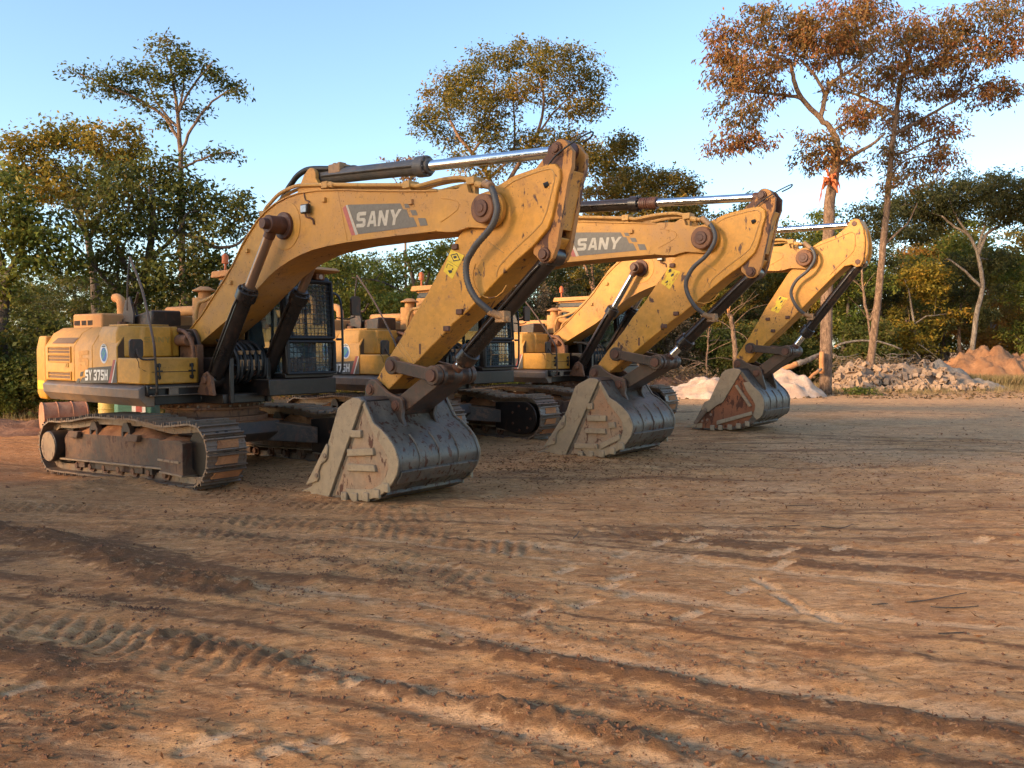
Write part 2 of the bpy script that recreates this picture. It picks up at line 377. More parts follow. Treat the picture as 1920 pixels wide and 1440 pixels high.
def build_track(root,s,rz,pitch,dz):
    y=s*1.36; side='r' if s<0 else 'l'
    t=link('track',D('track_chain',g_track,[M['steel'],M['tsoil'],M['dark']]),root)
    f=link('track_frame',D('track_frame_'+side,lambda:g_frame(s),M['frame']),root,bevel=.008)
    for o in (t,f):
        o.rotation_euler=(0,pitch,rz); c,sn=math.cos(rz),math.sin(rz); o.location=(-sn*y,c*y,dz)
    f.location.z+=.001
    link('frame_flange',D('frame_flange',lambda:G().prism([(-1.78,.235),(1.2,.235),(1.2,.262),(-1.78,.262)],-.262,.262).prism([(1.13,.36),(1.66,.34),(1.66,.375),(1.13,.39)],-.275,.275).prism([(1.15,.19),(1.72,.16),(1.72,.185),(1.15,.215)],-.27,.27),M['hub']),f,bevel=.005)
    for i in range(7):
        link('roller',D('track_roller_%d'%i,lambda:G().cyl((-1.35+i*.42,-.17,.155),(-1.35+i*.42,.17,.155),.085,n=16).cyl((-1.35+i*.42,-.21,.155),(-1.35+i*.42,.21,.155),.045,n=12),M['rust']),f)
    for k,x in enumerate((-.8,.15)):
        link('frame_bracket',D('carrier_bracket%d'%k,lambda:g_bracket(x),M['blackmud']),f)
        link('carrier_roller',D('carrier_roller%d'%k,lambda:G().cyl((x,-.13,.80),(x,.17,.80),.075,n=16),M['black']),f)
    link('sprocket',D('sprocket',lambda:g_wheel(-1.98,.44,.35,.09,21),M['blackmud']),f)
    link('hub',D('hub'+side,lambda:G().cyl((-1.98,0,.44),(-1.98,s*.33,.44),.25,n=28),M['black']),f,bevel=.01)
    link('hub_cover',D('hubc'+side,lambda:G().cyl((-1.98,s*.331,.44),(-1.98,s*.345,.44),.235,n=28),M['hub']),f)
    link('idler_wheel',D('idler',lambda:g_wheel(1.95,.485,.36,.11),M['black']),f)
    link('packed_soil',D('pile'+side,lambda:g_pile(-1.5,1.05,.655,.19,.20,3 if s<0 else 9),M['tsoil']),f)
    link('packed_soil',D('pileb'+side,lambda:g_pile(1.13,1.68,.645,.24,.06,5 if s<0 else 8,n=14),M['tsoil']),f)
    # rounded inner guard with its ring of bolts
    gi=[(1.15,.23),(1.5,.18),(1.75,.13)]+arc((1.93,.47),.33,-80,95,10)+[(1.4,.78),(1.15,.76)]
    yy=(-s*.26,-s*.285)
    gd=link('drive_guard',D('guard'+side,lambda:G().prism(gi,min(yy),max(yy)),M['black']),f,bevel=.012)
    def bolts():
        g=G()
        for a in range(0,360,52): g.cyl((1.86+.25*math.cos(R(a)),-s*.285,.46+.25*math.sin(R(a))),(1.86+.25*math.cos(R(a)),-s*.305,.46+.25*math.sin(R(a))),.026,n=6)
        return g
    link('bolt_ring',D('bolts'+side,bolts,M['rustpin']),gd)
    return f
# ---- boom ------------------------------------------------------------
def g_boom():
    g=G(); poly=BTOP+BBOT+[(-.06,1.915),(-.15,1.97),(-.17,2.08)]
    g.prism(poly,YC-.27,YC+.27)
    g.plate([(p[0],p[1]) for p in BTOP],YC-.292,YC+.292,.018); g.plate(BBOT[:-1],YC-.292,YC+.292,.018)
    nose=[(5.30,3.77),(5.459,3.776),(5.715,3.758),(5.80,3.80),(5.86,3.79),(5.887,3.70),(6.04,3.66)]+arc(PP,.21,100,-95,12)+[(5.886,3.30),(5.682,3.264),(5.537,3.273),(5.30,3.305)]
    for a,b in ((-.275,-.215),(.215,.275)): g.prism(nose,YC+a,YC+b)
    # raised stiffener outline on the nose plate
    for q in ([(5.46,3.68),(5.70,3.62),(5.72,3.52),(5.45,3.40)],):
        g.tube([(a,YC-.276,b) for a,b in q],.008,n=5,smooth=2)
    for x0,z0,x1,z1 in ((3.56,4.0,3.75,3.31),(5.32,3.76,5.30,3.32)):
        g.tube([(x0,YC-.271,z0),(x1,YC-.271,z1)],.006,n=5,smooth=0)
    # cylinder ears on top
    for yy in (-.17,.11): g.prism([(2.52,4.0),(2.72,4.30)]+arc((2.87,4.275),.11,120,-20,6)+[(3.15,4.0)],YC+yy,YC+yy+.06)
    for x,z in ((1.517,3.332),(1.074,2.887),(3.30,3.886),(4.954,3.686)): g.box(x-.035,x+.035,YC-.31,YC-.268,z-.03,z+.03)
    return sh(g,PF)
def build_boom(root,ang,scl):
    b=link('boom',D('boom',g_boom,M['boom'],30),root,(PF[0],0,PF[1]),bevel=.006)
    b.rotation_euler.y=-ang; b.scale=(scl,1,scl)
    def K(n,key,fn,mt,bev=0,sm=38): return linkS(n,key,lambda:sh(fn(),PF),mt,sm,b,bev,cache)
    K('pivot_pin','boom_tip_pin',lambda:G().cyl((PP[0],YC-.40,PP[1]),(PP[0],YC+.40,PP[1]),.165,n=28),M['rust'],.015)
    K('pivot_pin','boom_tip_pin_head',lambda:G().cyl((PP[0],YC-.425,PP[1]),(PP[0],YC-.395,PP[1]),.095,n=24).cyl((PP[0],YC-.435,PP[1]),(PP[0],YC-.42,PP[1]),.05,n=16),M['rustpin'],.006)
    K('cylinder_pin','boom_cyl_pin',lambda:G().cyl((2.43,YC-.66,3.615),(2.43,YC+.66,3.615),.075,n=20).cyl((2.43,YC-.33,3.615),(2.43,YC-.26,3.615),.19,n=28).cyl((2.43,YC-.42,3.615),(2.43,YC-.33,3.615),.125,n=24).cyl((2.43,YC+.27,3.615),(2.43,YC+.40,3.615),.13,n=24),M['rustpin'],.008)
    K('reinforcing_plate','boom_disc',lambda:G().cyl((2.43,YC-.279,3.62),(2.43,YC-.262,3.62),.34,n=40),M['boom'],.004)
    yd=YC-.2735
    pol=[[(3.664,3.739),(3.728,3.772),(3.913,3.369),(3.839,3.370)],[(3.731,3.772),(3.764,3.775),(3.968,3.375),(3.917,3.369)],[(3.768,3.775),(4.76,3.69),(4.809,3.612),(4.866,3.606),(4.917,3.504),(4.987,3.498),(5.055,3.381),(3.976,3.374)]]
    ck=[(4.822,3.678),(4.901,3.670),(4.927,3.619),(4.848,3.624),(4.927,3.591),(5.031,3.580),(5.064,3.515),(4.970,3.521),(5.064,3.481),(5.192,3.469),(5.233,3.379),(5.106,3.382)]
    pol+=[ck[0:4],ck[4:8],ck[8:12]]
    K('decal','boom_decal',lambda:flatpoly(pol,yd,[0,1,2,2,2,2]),[M['red'],M['white'] if 0 else M['letter'],M['decal']],0,0)
    K('lettering','boom_lettering',lambda:letters(bil((3.938,3.462),(4.75,3.430),(3.955,3.660),(4.80,3.618)),'SANY',yd-.004),M['letter'],0,0)
    pp=[(1.70,3.72),(1.862,3.933-.02),(1.984,3.99),(2.212,4.103),(2.56,4.164),(2.808,4.154),(3.459,4.082),(3.959,4.019),(4.831,3.916),(4.988,3.888),(5.343,3.912),(5.667,3.904),(5.824,3.859),(5.979,3.795),(6.10,3.77)]
    for k,y in enumerate((-.20,-.12,.15)):
        K('hydraulic_pipe','boom_pipe%d'%k,lambda:G().tube([(a+k*.02,YC+y,c+(.0 if k==0 else -.02)) for a,c in pp],.026,n=8,smooth=3),M['pipe'])
    def clamps():
        g=G()
        for x,z in ((3.25,4.10),(4.82,3.92),(5.88,3.84)): g.box(x-.06,x+.06,YC-.245,YC-.06,z-.045,z+.045); g.box(x-.04,x+.04,YC-.2,YC-.12,z-.16,z-.03)
        for x,z in ((5.99,3.79),(3.36,4.095),(1.80,3.86)): g.cyl((x-.05,YC-.2,z+.01),(x+.05,YC-.2,z-.02),.042,n=8)
        return g
    K('pipe_clamp','boom_clamps',clamps,M['pipe'],.008)
    lp=[(-.05,2.32),(.0,2.62),(.18,2.70),(.30,2.58)]
    K('hydraulic_pipe','boom_foot_pipe',lambda:G().tube([(-.12,YC-.16,2.18),(-.10,YC-.16,2.42),(.0,YC-.16,2.62),(.2,YC-.16,2.66),(.6,YC-.16,2.80),(1.1,YC-.16,3.2),(1.5,YC-.16,3.62),(1.72,YC-.16,3.78)],.03,smooth=3).tube([(-.05,YC-.04,2.18),(0,YC-.04,2.36),(.12,YC-.04,2.52),(.6,YC-.04,2.78),(1.1,YC-.04,3.18),(1.5,YC-.04,3.60),(1.72,YC-.04,3.76)],.03,smooth=3),M['pipe'])
    K('hydraulic_hose','boom_hose',lambda:G().tube([(1.95,YC-.1,3.86),(2.215,YC-.1,4.131),(2.36,YC-.1,4.248),(2.489,YC-.1,4.334),(2.679,YC-.1,4.388),(2.863,YC-.1,4.384),(3.15,YC-.06,4.353)],.04,n=10).tube([(2.2,YC+.05,3.96),(2.42,YC+.05,4.15),(2.6,YC+.04,4.28),(2.85,YC+.03,4.36),(3.15,YC,4.35)],.04,n=10).tube([(3.40,YC,4.335),(3.567,YC,4.33),(3.66,YC,4.30),(3.75,YC,4.24)],.03,n=8),M['rubber'])
    K('hose_block','boom_block',lambda:G().box(3.16,3.40,YC-.1,YC+.1,4.27,4.40).box(3.20,3.26,YC-.06,YC+.06,4.40,4.425).box(3.30,3.36,YC-.06,YC+.06,4.40,4.425),M['fit'],.012)
    l=K('work_lamp','boom_lamp',lambda:G().box(2.895,3.04,YC-.37,YC-.30,3.73,3.855),M['black'],.012)
    link('lens',D('boom_lamp_lens',lambda:sh(G().box(2.912,3.024,YC-.378,YC-.372,3.748,3.838),PF),M['lens']),l)
    link('bracket',D('boom_lamp_br',lambda:sh(G().tube([(2.96,YC-.33,3.73),(2.98,YC-.33,3.68),(3.06,YC-.30,3.66),(3.08,YC-.28,3.58)],.014,n=6).tube([(2.98,YC-.30,3.86),(2.99,YC-.29,3.90),(2.90,YC-.285,3.93),(2.87,YC-.285,4.03)],.009,n=6),PF),M['rustpin']),l)
    return b
def cylinder(root,p0,p1,r,rod,frac,mt,rmt,gl=.16,y=None,seal=False):
    """hydraulic cylinder from base p0 to rod eye p1 (machine coordinates)"""
    a=Vector(p0);b=Vector(p1);L=(b-a).length; d=(b-a).normalized(); e=a+d*(L*frac)
    g=G().cyl(a,e,r,n=24).cyl(e-d*gl,e,r*1.32,n=24).cyl(e,e+d*.05,r*.95,n=20)
    g.cyl(a-Vector((0,r*.9,0)),a+Vector((0,r*.9,0)),r*1.15,n=20)
    for i in range(10):
        q=d.orthogonal().normalized(); q=Matrix.Rotation(i*math.pi/5,4,d)@q
        g.cyl(e+q*r*1.12,e+q*r*1.12+d*.02,.016,n=6)
    g.tube([a+d*.15+Vector((0,-r*1.1,.0)),a+d*.3+Vector((0,-r*1.25,0)),e-d*.3+Vector((0,-r*1.25,0)),e-d*.1+Vector((0,-r*1.1,0))],.02,n=6,smooth=1)
    c=link('hydraulic_cylinder',g.mesh('hydraulic_cylinder',mt),root,bevel=.008)
    h=G().cyl(e,b-d*rod*1.3,rod,n=24)
    link('piston_rod',h.mesh('piston_rod',rmt),c)
    link('rod_eye',G().cyl(b-Vector((0,rod*1.5,0)),b+Vector((0,rod*1.5,0)),rod*1.75,n=22).cyl(b-d*rod*3,b-d*rod*.5,rod*1.15,n=16).mesh('rod_eye',M['rustpin']),c,bevel=.008)
    if seal:
        g=G()
        for i in range(9):
            t=e+d*(.03+.035*i); g.cyl(t,t+d*.03,rod*1.35+random.uniform(0,.02),rod*1.5,n=16)
        link('rope_wrap',g.mesh('rope_wrap',M['rustpin']),c)
    return c
# ---- arm -------------------------------------------------------------
ARM=[(4.222,1.511),(4.415,1.745),(4.589,1.933),(4.731,2.089),(4.885,2.289),(5.149,2.578),(5.3,2.78),(5.433,2.942),(5.564,3.112),(5.679,3.239),(5.95,3.50),(6.219,3.731),(6.502,3.827),(6.721,3.859),(6.986,3.891),(7.058,3.881),(7.12,3.824),(7.13,3.732),(7.08,3.574),(7.059,3.46),(7.018,3.315),(6.966,3.203),(6.773,3.034),(6.523,2.875),(6.264,2.69),(5.982,2.469),(5.774,2.32),(5.575,2.198),(5.355,2.031),(5.175,1.902),(4.963,1.741),(4.727,1.582),(4.441,1.373)]
EAR=[(6.75,3.86),(6.934,4.018)]+arc((7.09,4.03),.115,105,20,5)+[(7.257,4.0),(7.25,3.836),(7.2,3.704),(7.17,3.541),(7.135,3.38),(7.09,3.176),(7.06,3.02),(6.995,2.881)]+arc((6.9,2.94),.105,-30,-150,6)+[(6.74,2.95)]
def arm_parts(tag_,arm,ear,pts,border,p,sc3=False):
    """builders for one arm shape; everything relative to the boom-tip pin"""
    hw=.20
    def body():
        g=G().prism(arm,YC-hw,YC+hw)
        return sh(g,p)
    def ears():
        g=G()
        for a in (-.155,.09): g.prism(ear,YC+a,YC+a+.065)
        bk=[q for q in ear[4:-6]]
        return sh(g,p)
    def pins():
        g=G()
        for q,r,w in ((pts['T'],.07,.19),(pts['C'],.075,.19),(pts['T'],.05,.215),(pts['C'],.05,.215)): g.cyl((q[0],YC-w,q[1]),(q[0],YC+w,q[1]),r,n=22)
        return sh(g,p)
    return body,ears,pins
def build_arm(root,kind,pp,ang,scl,y):
    three=kind==3
    if not three: arm,ear,pts,p=ARM,EAR,dict(T=PT,C=PC,B=PB,K=PK),PP
    else:
        arm=[(4.78,1.679),(5.094,2.139),(5.466,2.77),(5.70,3.116),(5.912,3.432),(6.393,3.948),(6.582,4.061),(6.908,4.161),(7.104,4.315),(7.163,4.426),(7.253,4.456),(7.343,4.432),(7.421,4.257),(7.462,4.04),(7.459,3.796),(7.432,3.614),(7.375,3.51),(7.3,3.498),(7.209,3.55),(7.072,3.527),(6.845,3.321),(6.614,3.095),(6.218,2.70),(5.937,2.426),(5.441,1.972),(5.036,1.556)]
        pts=dict(T=(7.25,4.36),C=(7.33,3.60),B=(4.875,1.539),K=(5.168,1.883)); p=(6.313,3.733)
        ear=[(7.0,4.1),(7.12,4.36),(7.25,4.45),(7.36,4.40),(7.46,4.2),(7.51,3.95),(7.50,3.75),(7.46,3.6),(7.38,3.50),(7.28,3.52),(7.2,3.6)]
    t='arm%d'%kind; body,ears,pins=arm_parts(t,arm,ear,pts,None,p)
    a=link('arm',D(t+'_body',body,M['arm'],30),root,(pp[0],0,pp[1]),bevel=.012); a.rotation_euler.y=-ang; a.scale=(scl,1,scl)
    def K(n,key,fn,mt,bev=0,sm=38): return linkS(n,t+key,lambda:sh(fn(),p),mt,sm,a,bev,cache)
    e=linkS('ear_plate',t+'_ears',ears,M['armrust' if not three else 'arm'],30,a,.012,cache)
    linkS('pivot_pin',t+'_pins',pins,M['rustpin'],38,a,.006,cache)
    if not three:
        # recessed border line pressed into the side plate, welded seams, pipe brackets
        br=[(6.36,3.70),(6.502,3.765),(6.775,3.815),(6.98,3.835),(7.04,3.80),(7.06,3.72),(7.0,3.525),(6.893,3.268),(6.6,3.066),(6.291,2.839),(6.25,2.72)]
        K('weld_seam','border',lambda:G().tube([(x,YC-.201,z) for x,z in br],.009,n=5,smooth=2).tube([(6.35,YC-.201,2.98),(6.12,YC-.201,3.12)],.007,n=5,smooth=0).tube([(4.60,YC-.201,1.93),(4.86,YC-.201,1.70)],.007,n=5,smooth=0).tube([(4.66,YC-.201,1.98),(4.9,YC-.201,1.74)],.007,n=5,smooth=0),M['pipe'])
        K('weld_seam','arcseam',lambda:G().tube([(6.16+.27*math.cos(R(t)),YC-.2,2.75+.27*math.sin(R(t))) for t in range(150,331,20)],.008,n=5,smooth=1),M['arm'])
        cable=[(6.94,-.22,3.68),(6.917,-.22,3.775),(6.959,-.22,3.861),(7.052,-.23,3.948),(7.175,-.24,4.013),(7.355,-.22,4.10),(7.50,-.18,4.16),(7.46,-.12,4.13),(7.32,-.08,4.09)]
        K('cable','cable',lambda:G().tube([(q[0],q[1]-.02,q[2]) for q in cable],.010,n=6).cyl((6.93,-.27,3.66),(6.97,-.24,3.68),.03,n=8),M['rubber'])
        def back():
            g=G(); sp=[(7.235,3.80),(7.19,3.70),(7.16,3.541),(7.12,3.38),(7.08,3.19)]
            g.plate(sp,YC-.15,YC+.15,-.03); g.plate([(7.06,3.1),(6.98,2.98),(6.8,2.9)],YC-.09,YC+.09,-.03); return g
        K('back_plate','back',back,M['arm'],.006)
    else:
        br=[(6.42,3.93),(6.60,4.0),(6.93,4.10),(7.10,4.17),(7.22,4.19),(7.27,4.12),(7.27,3.90),(7.2,3.76),(7.02,3.6),(6.78,3.36)]
        K('weld_seam','border',lambda:G().tube([(x,YC-.201,z) for x,z in br],.010,n=5,smooth=2).tube([(6.35,YC-.201,3.1),(6.55,YC-.201,3.04)],.007,n=5,smooth=0),M['pipe'])
    sx,sz=(0,0) if not three else (5.70-6.05,2.62-2.86)
    def lugs():
        g=G(); L=((5.690,2.335),(5.481,2.140),(5.62,3.10)) if not three else ((5.93,2.53),(5.62,2.25),(5.5,2.5))
        for x,z in L: g.box(x-.045,x+.045,YC-.235,YC-.198,z-.032,z+.032)
        return g
    K('pipe_lug','lugs',lugs,M['rustpin'],.008)
    st=[(5.543,3.077),(5.755,2.99),(5.563,2.725),(5.418,2.827)] if not three else [(5.74,2.98),(5.93,2.93),(5.72,2.62),(5.56,2.68)]
    f=bil(st[3],st[2],st[0],st[1]); yy=YC-.2035
    def stick():
        g=G(); g.k=0; g.flat([(q[0],yy,q[1]) for q in st]); g.k=1
        def P(uv,dy): return [(f(u,v)[0],yy-dy,f(u,v)[1]) for u,v in uv]
        if kind==1:
            g.flat(P([(.50,.60),(.92,.78),(.50,.97),(.10,.78)],.002)); g.k=0; g.flat(P([(.50,.65),(.82,.78),(.50,.92),(.20,.78)],.003)); g.k=1
            g.flat(P([(.35,.75),(.5,.72),(.62,.80),(.55,.86),(.4,.82)],.004)); g.flat(P([(0,.515),(1,.515),(1,.505),(0,.505)],.002))
            g.flat(P([(.15,.40),(.6,.44),(.6,.42),(.15,.38)],.002)); g.flat(P([(.12,.2),(.16,.2),(.19,.40),(.15,.40)],.002))
            g.flat(P([(.35,.15),(.6,.1),(.75,.2),(.68,.28),(.5,.22)],.002)); g.flat(P([(.6,.28),(.75,.3),(.7,.36),(.62,.34)],.002))
        else:
            r=random.Random(5)
            for i in range(16):
                u,v=r.uniform(.05,.9),r.uniform(.03,.93); s=r.uniform(.05,.13); g.k=1 if i%4==0 else 2
                g.flat(P([(u-s,v-s*.4),(u,v-s),(u+s,v+s*.2),(u+s*.3,v+s),(u-s*.6,v+s*.5)],.001+.0004*i))
        return g
    K('warning_sticker','sticker%d'%kind,stick,[M['warn'],M['ink'],M['arm']],0,0)
    K('number_plate','flats',lambda:G().box(5.0+(.25 if three else 0),5.03+(.25 if three else 0),YC-.204,YC-.199,1.83+(.1 if three else 0),1.96+(.1 if three else 0)),M['rustpin'],0)
    return a
def hose(root,pts,rib,mt,name,r=.034):
    h=link(name,G().tube(pts,r,n=10,smooth=9 if rib else 4,rib=rib).mesh(name,mt,60 if not rib else 80),root)
    a=Vector(pts[0]);b=Vector(pts[1]); c=Vector(pts[-1]);d=Vector(pts[-2])
    linkS('hose_end',name+str(len(cache)),lambda:G().cyl(a-(b-a).normalized()*.06,a+(b-a).normalized()*.16,r*1.28,n=12).cyl(c-(d-c).normalized()*.10,c+(d-c).normalized()*.15,r*1.28,n=12).box(c.x-.07,c.x+.07,c.y-.02,c.y+.10,c.z-.07,c.z+.06),M['fit'],38,h,.006,cache)
# ---- bucket ----------------------------------------------------------
BS=[(4.404,1.304),(4.514,1.301),(4.578,1.267),(4.60,1.254),(4.684,1.128),(4.768,1.003),(4.893,.939),(5.0,.865),(5.077,.796),(5.13,.735),(5.167,.662),(5.196,.59),(5.196,.524),(5.178,.45),(5.145,.379),(5.085,.30),(5.01,.223),(4.93,.165),(4.843,.119),(4.70,.07),(4.564,.037),(4.35,.018),(4.14,.008),(3.896,.004),(3.55,.0)]
BF=[(3.66,.30),(3.894,.635),(3.966,.776),(4.038,.946),(4.133,1.16),(4.224,1.223)]
BS3=[(4.80,1.42),(4.987,1.461),(5.117,1.443),(5.182,1.383),(5.334,1.184),(5.44,1.075),(5.547,.988),(5.61,.91),(5.653,.832),(5.668,.75),(5.666,.672),(5.655,.59),(5.637,.51),(5.59,.44),(5.513,.382),(5.41,.31),(5.304,.249),(5.11,.192),(4.916,.154),(4.517,.119),(4.20,.10),(4.02,.10)]
BF3=[(4.09,.30),(4.33,.717),(4.443,.763),(4.574,1.039),(4.683,1.249),(4.72,1.35)]
def inset(pl,d):
    out=[]
    for i,q in enumerate(pl):
        a=Vector(pl[max(0,i-1)]);b=Vector(pl[min(len(pl)-1,i+1)]);t=(b-a).normalized(); out.append((q[0]-(-t.y)*-d*-1,q[1]-t.x*-d*-1) if 0 else (q[0]+t.y*d,q[1]-t.x*d))
    return out
def build_bucket(root,kind,pb,ang,scl):
    three=kind==3; bs,bf=(BS3,BF3) if three else (BS,BF); p=PB if not three else (4.875,1.539); q=PQ if not three else (5.307,1.344)
    yn,yf=-.775,.657; t='bucket%d'%kind; k0=3 if not three else 2
    ins=inset(bs,.03) ; i0=0
    def shell():
        g=G()
        for a,b in ((yn,yn+.035),(yf-.035,yf)): g.prism(bs+bf,a,b)
        inner=inset(bs,.045); outer=inset(bs,.015)
        g.prism(outer+inner[::-1],yn+.03,yf-.03)
        return sh(g,p)
    b=link('bucket',D(t+'_shell',shell,[M['bback']],30),root,(pb[0],0,pb[1]),bevel=.006); b.rotation_euler.y=-ang; b.scale=(scl,1,scl)
    def K(n,key,fn,mt,bev=.006,sm=38): return linkS(n,t+key,lambda:sh(fn(),p),mt,sm,b,bev,cache)
    # plates laid on both sides: soil-caked field, wear rim along the curve, thick leading strip
    def KB(n,key,f,mt,bev=.006):
        for s in (0,1):
            def mk():
                g=G(); f(g,(lambda a,bb:((yn-bb,yn-a) if s==0 else (yf+a,yf+bb)))); return g
            K(n,key+'ab'[s],mk,mt,bev)
    st=(bs[2],(3.931,.025)) if not three else ((5.13,1.40),(4.45,.13))
    field=[(4.60,1.18),(4.75,.93),(4.95,.75),(5.02,.52),(4.9,.25),(4.5,.10),(4.02,.05)] if not three else [(5.12,1.34),(5.3,1.1),(5.45,.85),(5.5,.6),(5.3,.33),(4.9,.19),(4.45,.15),(4.1,.15),(4.2,.33),(4.45,.55),(4.8,.85)]
    KB('soil_caked_plate','_field',lambda g,y:g.prism(field,*y(0.001,.006)),M['brust3' if three else 'brust'],0)
    if not three:
        strip=[(3.56,.012),(3.931,.012),(4.578,1.262),(4.514,1.296),(4.404,1.299),(4.224,1.218)]+bf[::-1][1:]
    else:
        strip=[(5.16,1.40),(5.117,1.438),(4.987,1.456),(4.80,1.415)]+bf[::-1][:-2]+[(4.40,.70),(4.20,.34),(4.36,.30),(4.64,.72)]
        strip=[(5.16,1.40),(5.117,1.438),(4.987,1.456),(4.80,1.415),(4.72,1.345),(4.683,1.245),(4.574,1.035),(4.443,.760),(4.33,.715),(4.24,.55),(4.42,.50),(4.62,.66),(4.75,.72)]
    KB('leading_strip','_strip',lambda g,y:g.prism(strip,*y(.001,.040)),M['bside'])
    rim0=inset(bs,.004)
    if not three:
        ro=rim0[3:22]; ri=[(4.23,.155),(4.5,.17),(4.72,.20),(4.88,.27),(4.98,.38),(5.02,.49),(5.0,.62),(4.95,.70),(4.85,.80),(4.75,.90),(4.66,1.05),(4.60,1.16),(4.565,1.21)]
    else:
        ro=rim0[4:15]; ri=[(5.42,.48),(5.46,.60),(5.47,.70),(5.42,.80),(5.34,.90),(5.27,1.0),(5.20,1.16)]
    KB('wear_rim','_rim',lambda g,y:g.prism(ro+ri,*y(.002,.022)),M['bside'])
    Z=lambda x,y_:None
    if not three:
        bars=[[(4.36,.895),(4.56,.905),(4.56,.815),(4.37,.805)],[(4.30,.655),(4.77,.70),(4.79,.62),(4.31,.565)],[(4.30,.475),(4.80,.50),(4.82,.42),(4.31,.385)]]
        if kind==2: bars=[[(4.36,.895),(4.47,.90),(4.47,.80),(4.37,.795)],[(4.36,.70),(4.72,.71),(4.72,.62),(4.37,.605)],[(4.33,.49),(4.70,.50),(4.71,.42),(4.33,.41)],[(4.76,.60),(4.88,.615),(4.89,.53),(4.77,.51)],[(4.12,.235),(4.55,.25),(4.56,.17),(4.12,.15)],[(4.60,.26),(4.96,.43),(4.98,.35),(4.62,.17)]]
    else: bars=[[(5.02,1.09),(5.07,1.11),(5.40,.68),(5.34,.65)],[(4.62,.32),(5.40,.56),(5.42,.49),(4.62,.23)]]
    for i,br in enumerate(bars):
        KB('wear_bar','_bar%d'%i,lambda g,y:g.prism(br,*y(.004,.05)),M['bside'],.008)
    hl=[18,19,20,21] if not three else [15,16,17,18]
    hp=[bs[17],bs[18],((bs[19][0]+bs[18][0])/2,(bs[19][1]+bs[18][1])/2),bs[20],((bs[21][0]+bs[20][0])/2-.05,bs[21][1]),bs[21]] if not three else [bs[16],bs[17],bs[18],bs[19],(4.7,.13)]
    if not three: hp=[(4.99,.20),(4.83,.112),(4.63,.05),(4.43,.025),(4.23,.012)]
    for i,h in enumerate(hp):
        KB('heel_shroud','_heel%d'%i,lambda g,y:g.box(h[0]-.05,h[0]+.05,*y(.001,.05),h[1]-.012,h[1]+.10),M['bside'],.012)
    # back wear straps and cross strips
    kb=range(5,17)
    def straps():
        g=G(); o=inset(bs,-.0); seq=[o[i] for i in (range(7,22) if not three else range(6,18))]
        for yy in (-.42,-.08,.27): g.prism([*seq]+inset(seq,.02)[::-1],yy-.012,yy+.012)
        j=12 if not three else 10
        lo=[o[i] for i in range(j+1,j+4)]; lo2=[o[i] for i in range(j+5,min(j+9,len(o)))]
        for L in (lo,lo2): g.prism(inset(L,-.025)+inset(L,.02)[::-1],yn+.04,yf-.04)
        return g
    K('wear_strap','_straps',straps,M['bback'],.005)
    # ears
    if not three: ear=[(4.115,1.249),(4.117,1.38),(4.155,1.472),(4.238,1.504),(4.319,1.496),(4.413,1.424),(4.527,1.354),(4.655,1.31),(4.753,1.294),(4.808,1.257),(4.821,1.18),(4.80,1.05),(4.86,.93),(4.72,.90),(4.45,1.20),(4.3,1.26)]
    else: ear=[(4.78,1.46),(4.78,1.58),(4.86,1.65),(4.95,1.65),(5.05,1.58),(5.2,1.52),(5.36,1.49),(5.43,1.42),(5.44,1.3),(5.52,1.05),(5.5,.9),(5.36,1.05),(5.1,1.40),(4.9,1.42)]
    K('ear_plate','_ears',lambda:G().prism(ear,YC-.315,YC-.255).prism(ear,YC+.255,YC+.315),M['blackmud'],.012)
    def pins():
        g=G()
        for c in (p,q): g.cyl((c[0],YC-.345,c[1]),(c[0],YC+.345,c[1]),.052,n=20); g.cyl((c[0],YC-.325,c[1]),(c[0],YC+.325,c[1]),.075,n=20)
        return g
    K('pivot_pin','_pins',pins,M['rustpin'])
    # top lip plate, teeth, side cutters
    K('top_plate','_top',lambda:G().prism([bs[0],bs[1],bs[2],(bs[2][0]-.02,bs[2][1]-.05),(bs[0][0],bs[0][1]-.05)],yn+.036,yf-.036),M['black'])
    tx,tz=(3.55,.02) if not three else (4.05,.13)
    for i in range(5):
        y=yn+.06+i*(yf-yn-.12)/4
        def tooth():
            Mx=Matrix.Translation((tx+.22,y,tz+.01)); g=G()
            g.add([Mx@Vector(v) for v in ((0,-.075,0),(0,.075,0),(0,.075,.115),(0,-.075,.115),(-.20,-.062,-.005),(-.20,.062,-.005),(-.20,.062,.09),(-.20,-.062,.09),(-.46,-.04,-.02),(-.46,.04,-.02),(-.46,.04,.0),(-.46,-.04,.0))],[(0,1,2,3),(0,4,5,1),(1,5,6,2),(2,6,7,3),(3,7,4,0),(4,8,9,5),(5,9,10,6),(6,10,11,7),(7,11,8,4),(8,11,10,9)])
            return g
        K('tooth','_tooth%d'%i,tooth,M['bside'],.012)
    K('lip_plate','_lip',lambda:G().box(tx-.02,tx+.42,yn+.03,yf-.03,tz-.03,tz+.012),M['steel'])
    if not three: cut=[(3.93,.70),(3.955,.66),(3.94,.52),(3.90,.47),(3.82,.43),(3.76,.33),(3.77,.25),(3.74,.20),(3.62,.165),(3.5,.13),(3.60,.26)]
    else: cut=[(4.36,.60),(4.40,.55),(4.38,.48),(4.22,.28),(4.16,.24),(4.08,.24),(4.20,.42)]
    KB('side_cutter','_cut',lambda g,y:g.prism(cut,*y(.04,.07)),M['bside'] if not three else M['steel'],.01)
    bl=[(3.905,.545),(3.735,.275)] if not three else [(4.5,.45),(4.42,.33),(4.3,.30),(4.36,.52)]
    KB('bolt','_bolts',lambda g,y:[g.cyl((x,y(.07,.085)[0],z),(x,y(.07,.085)[1],z),.03,n=10) for x,z in bl],M['steel'],.004)
    return b
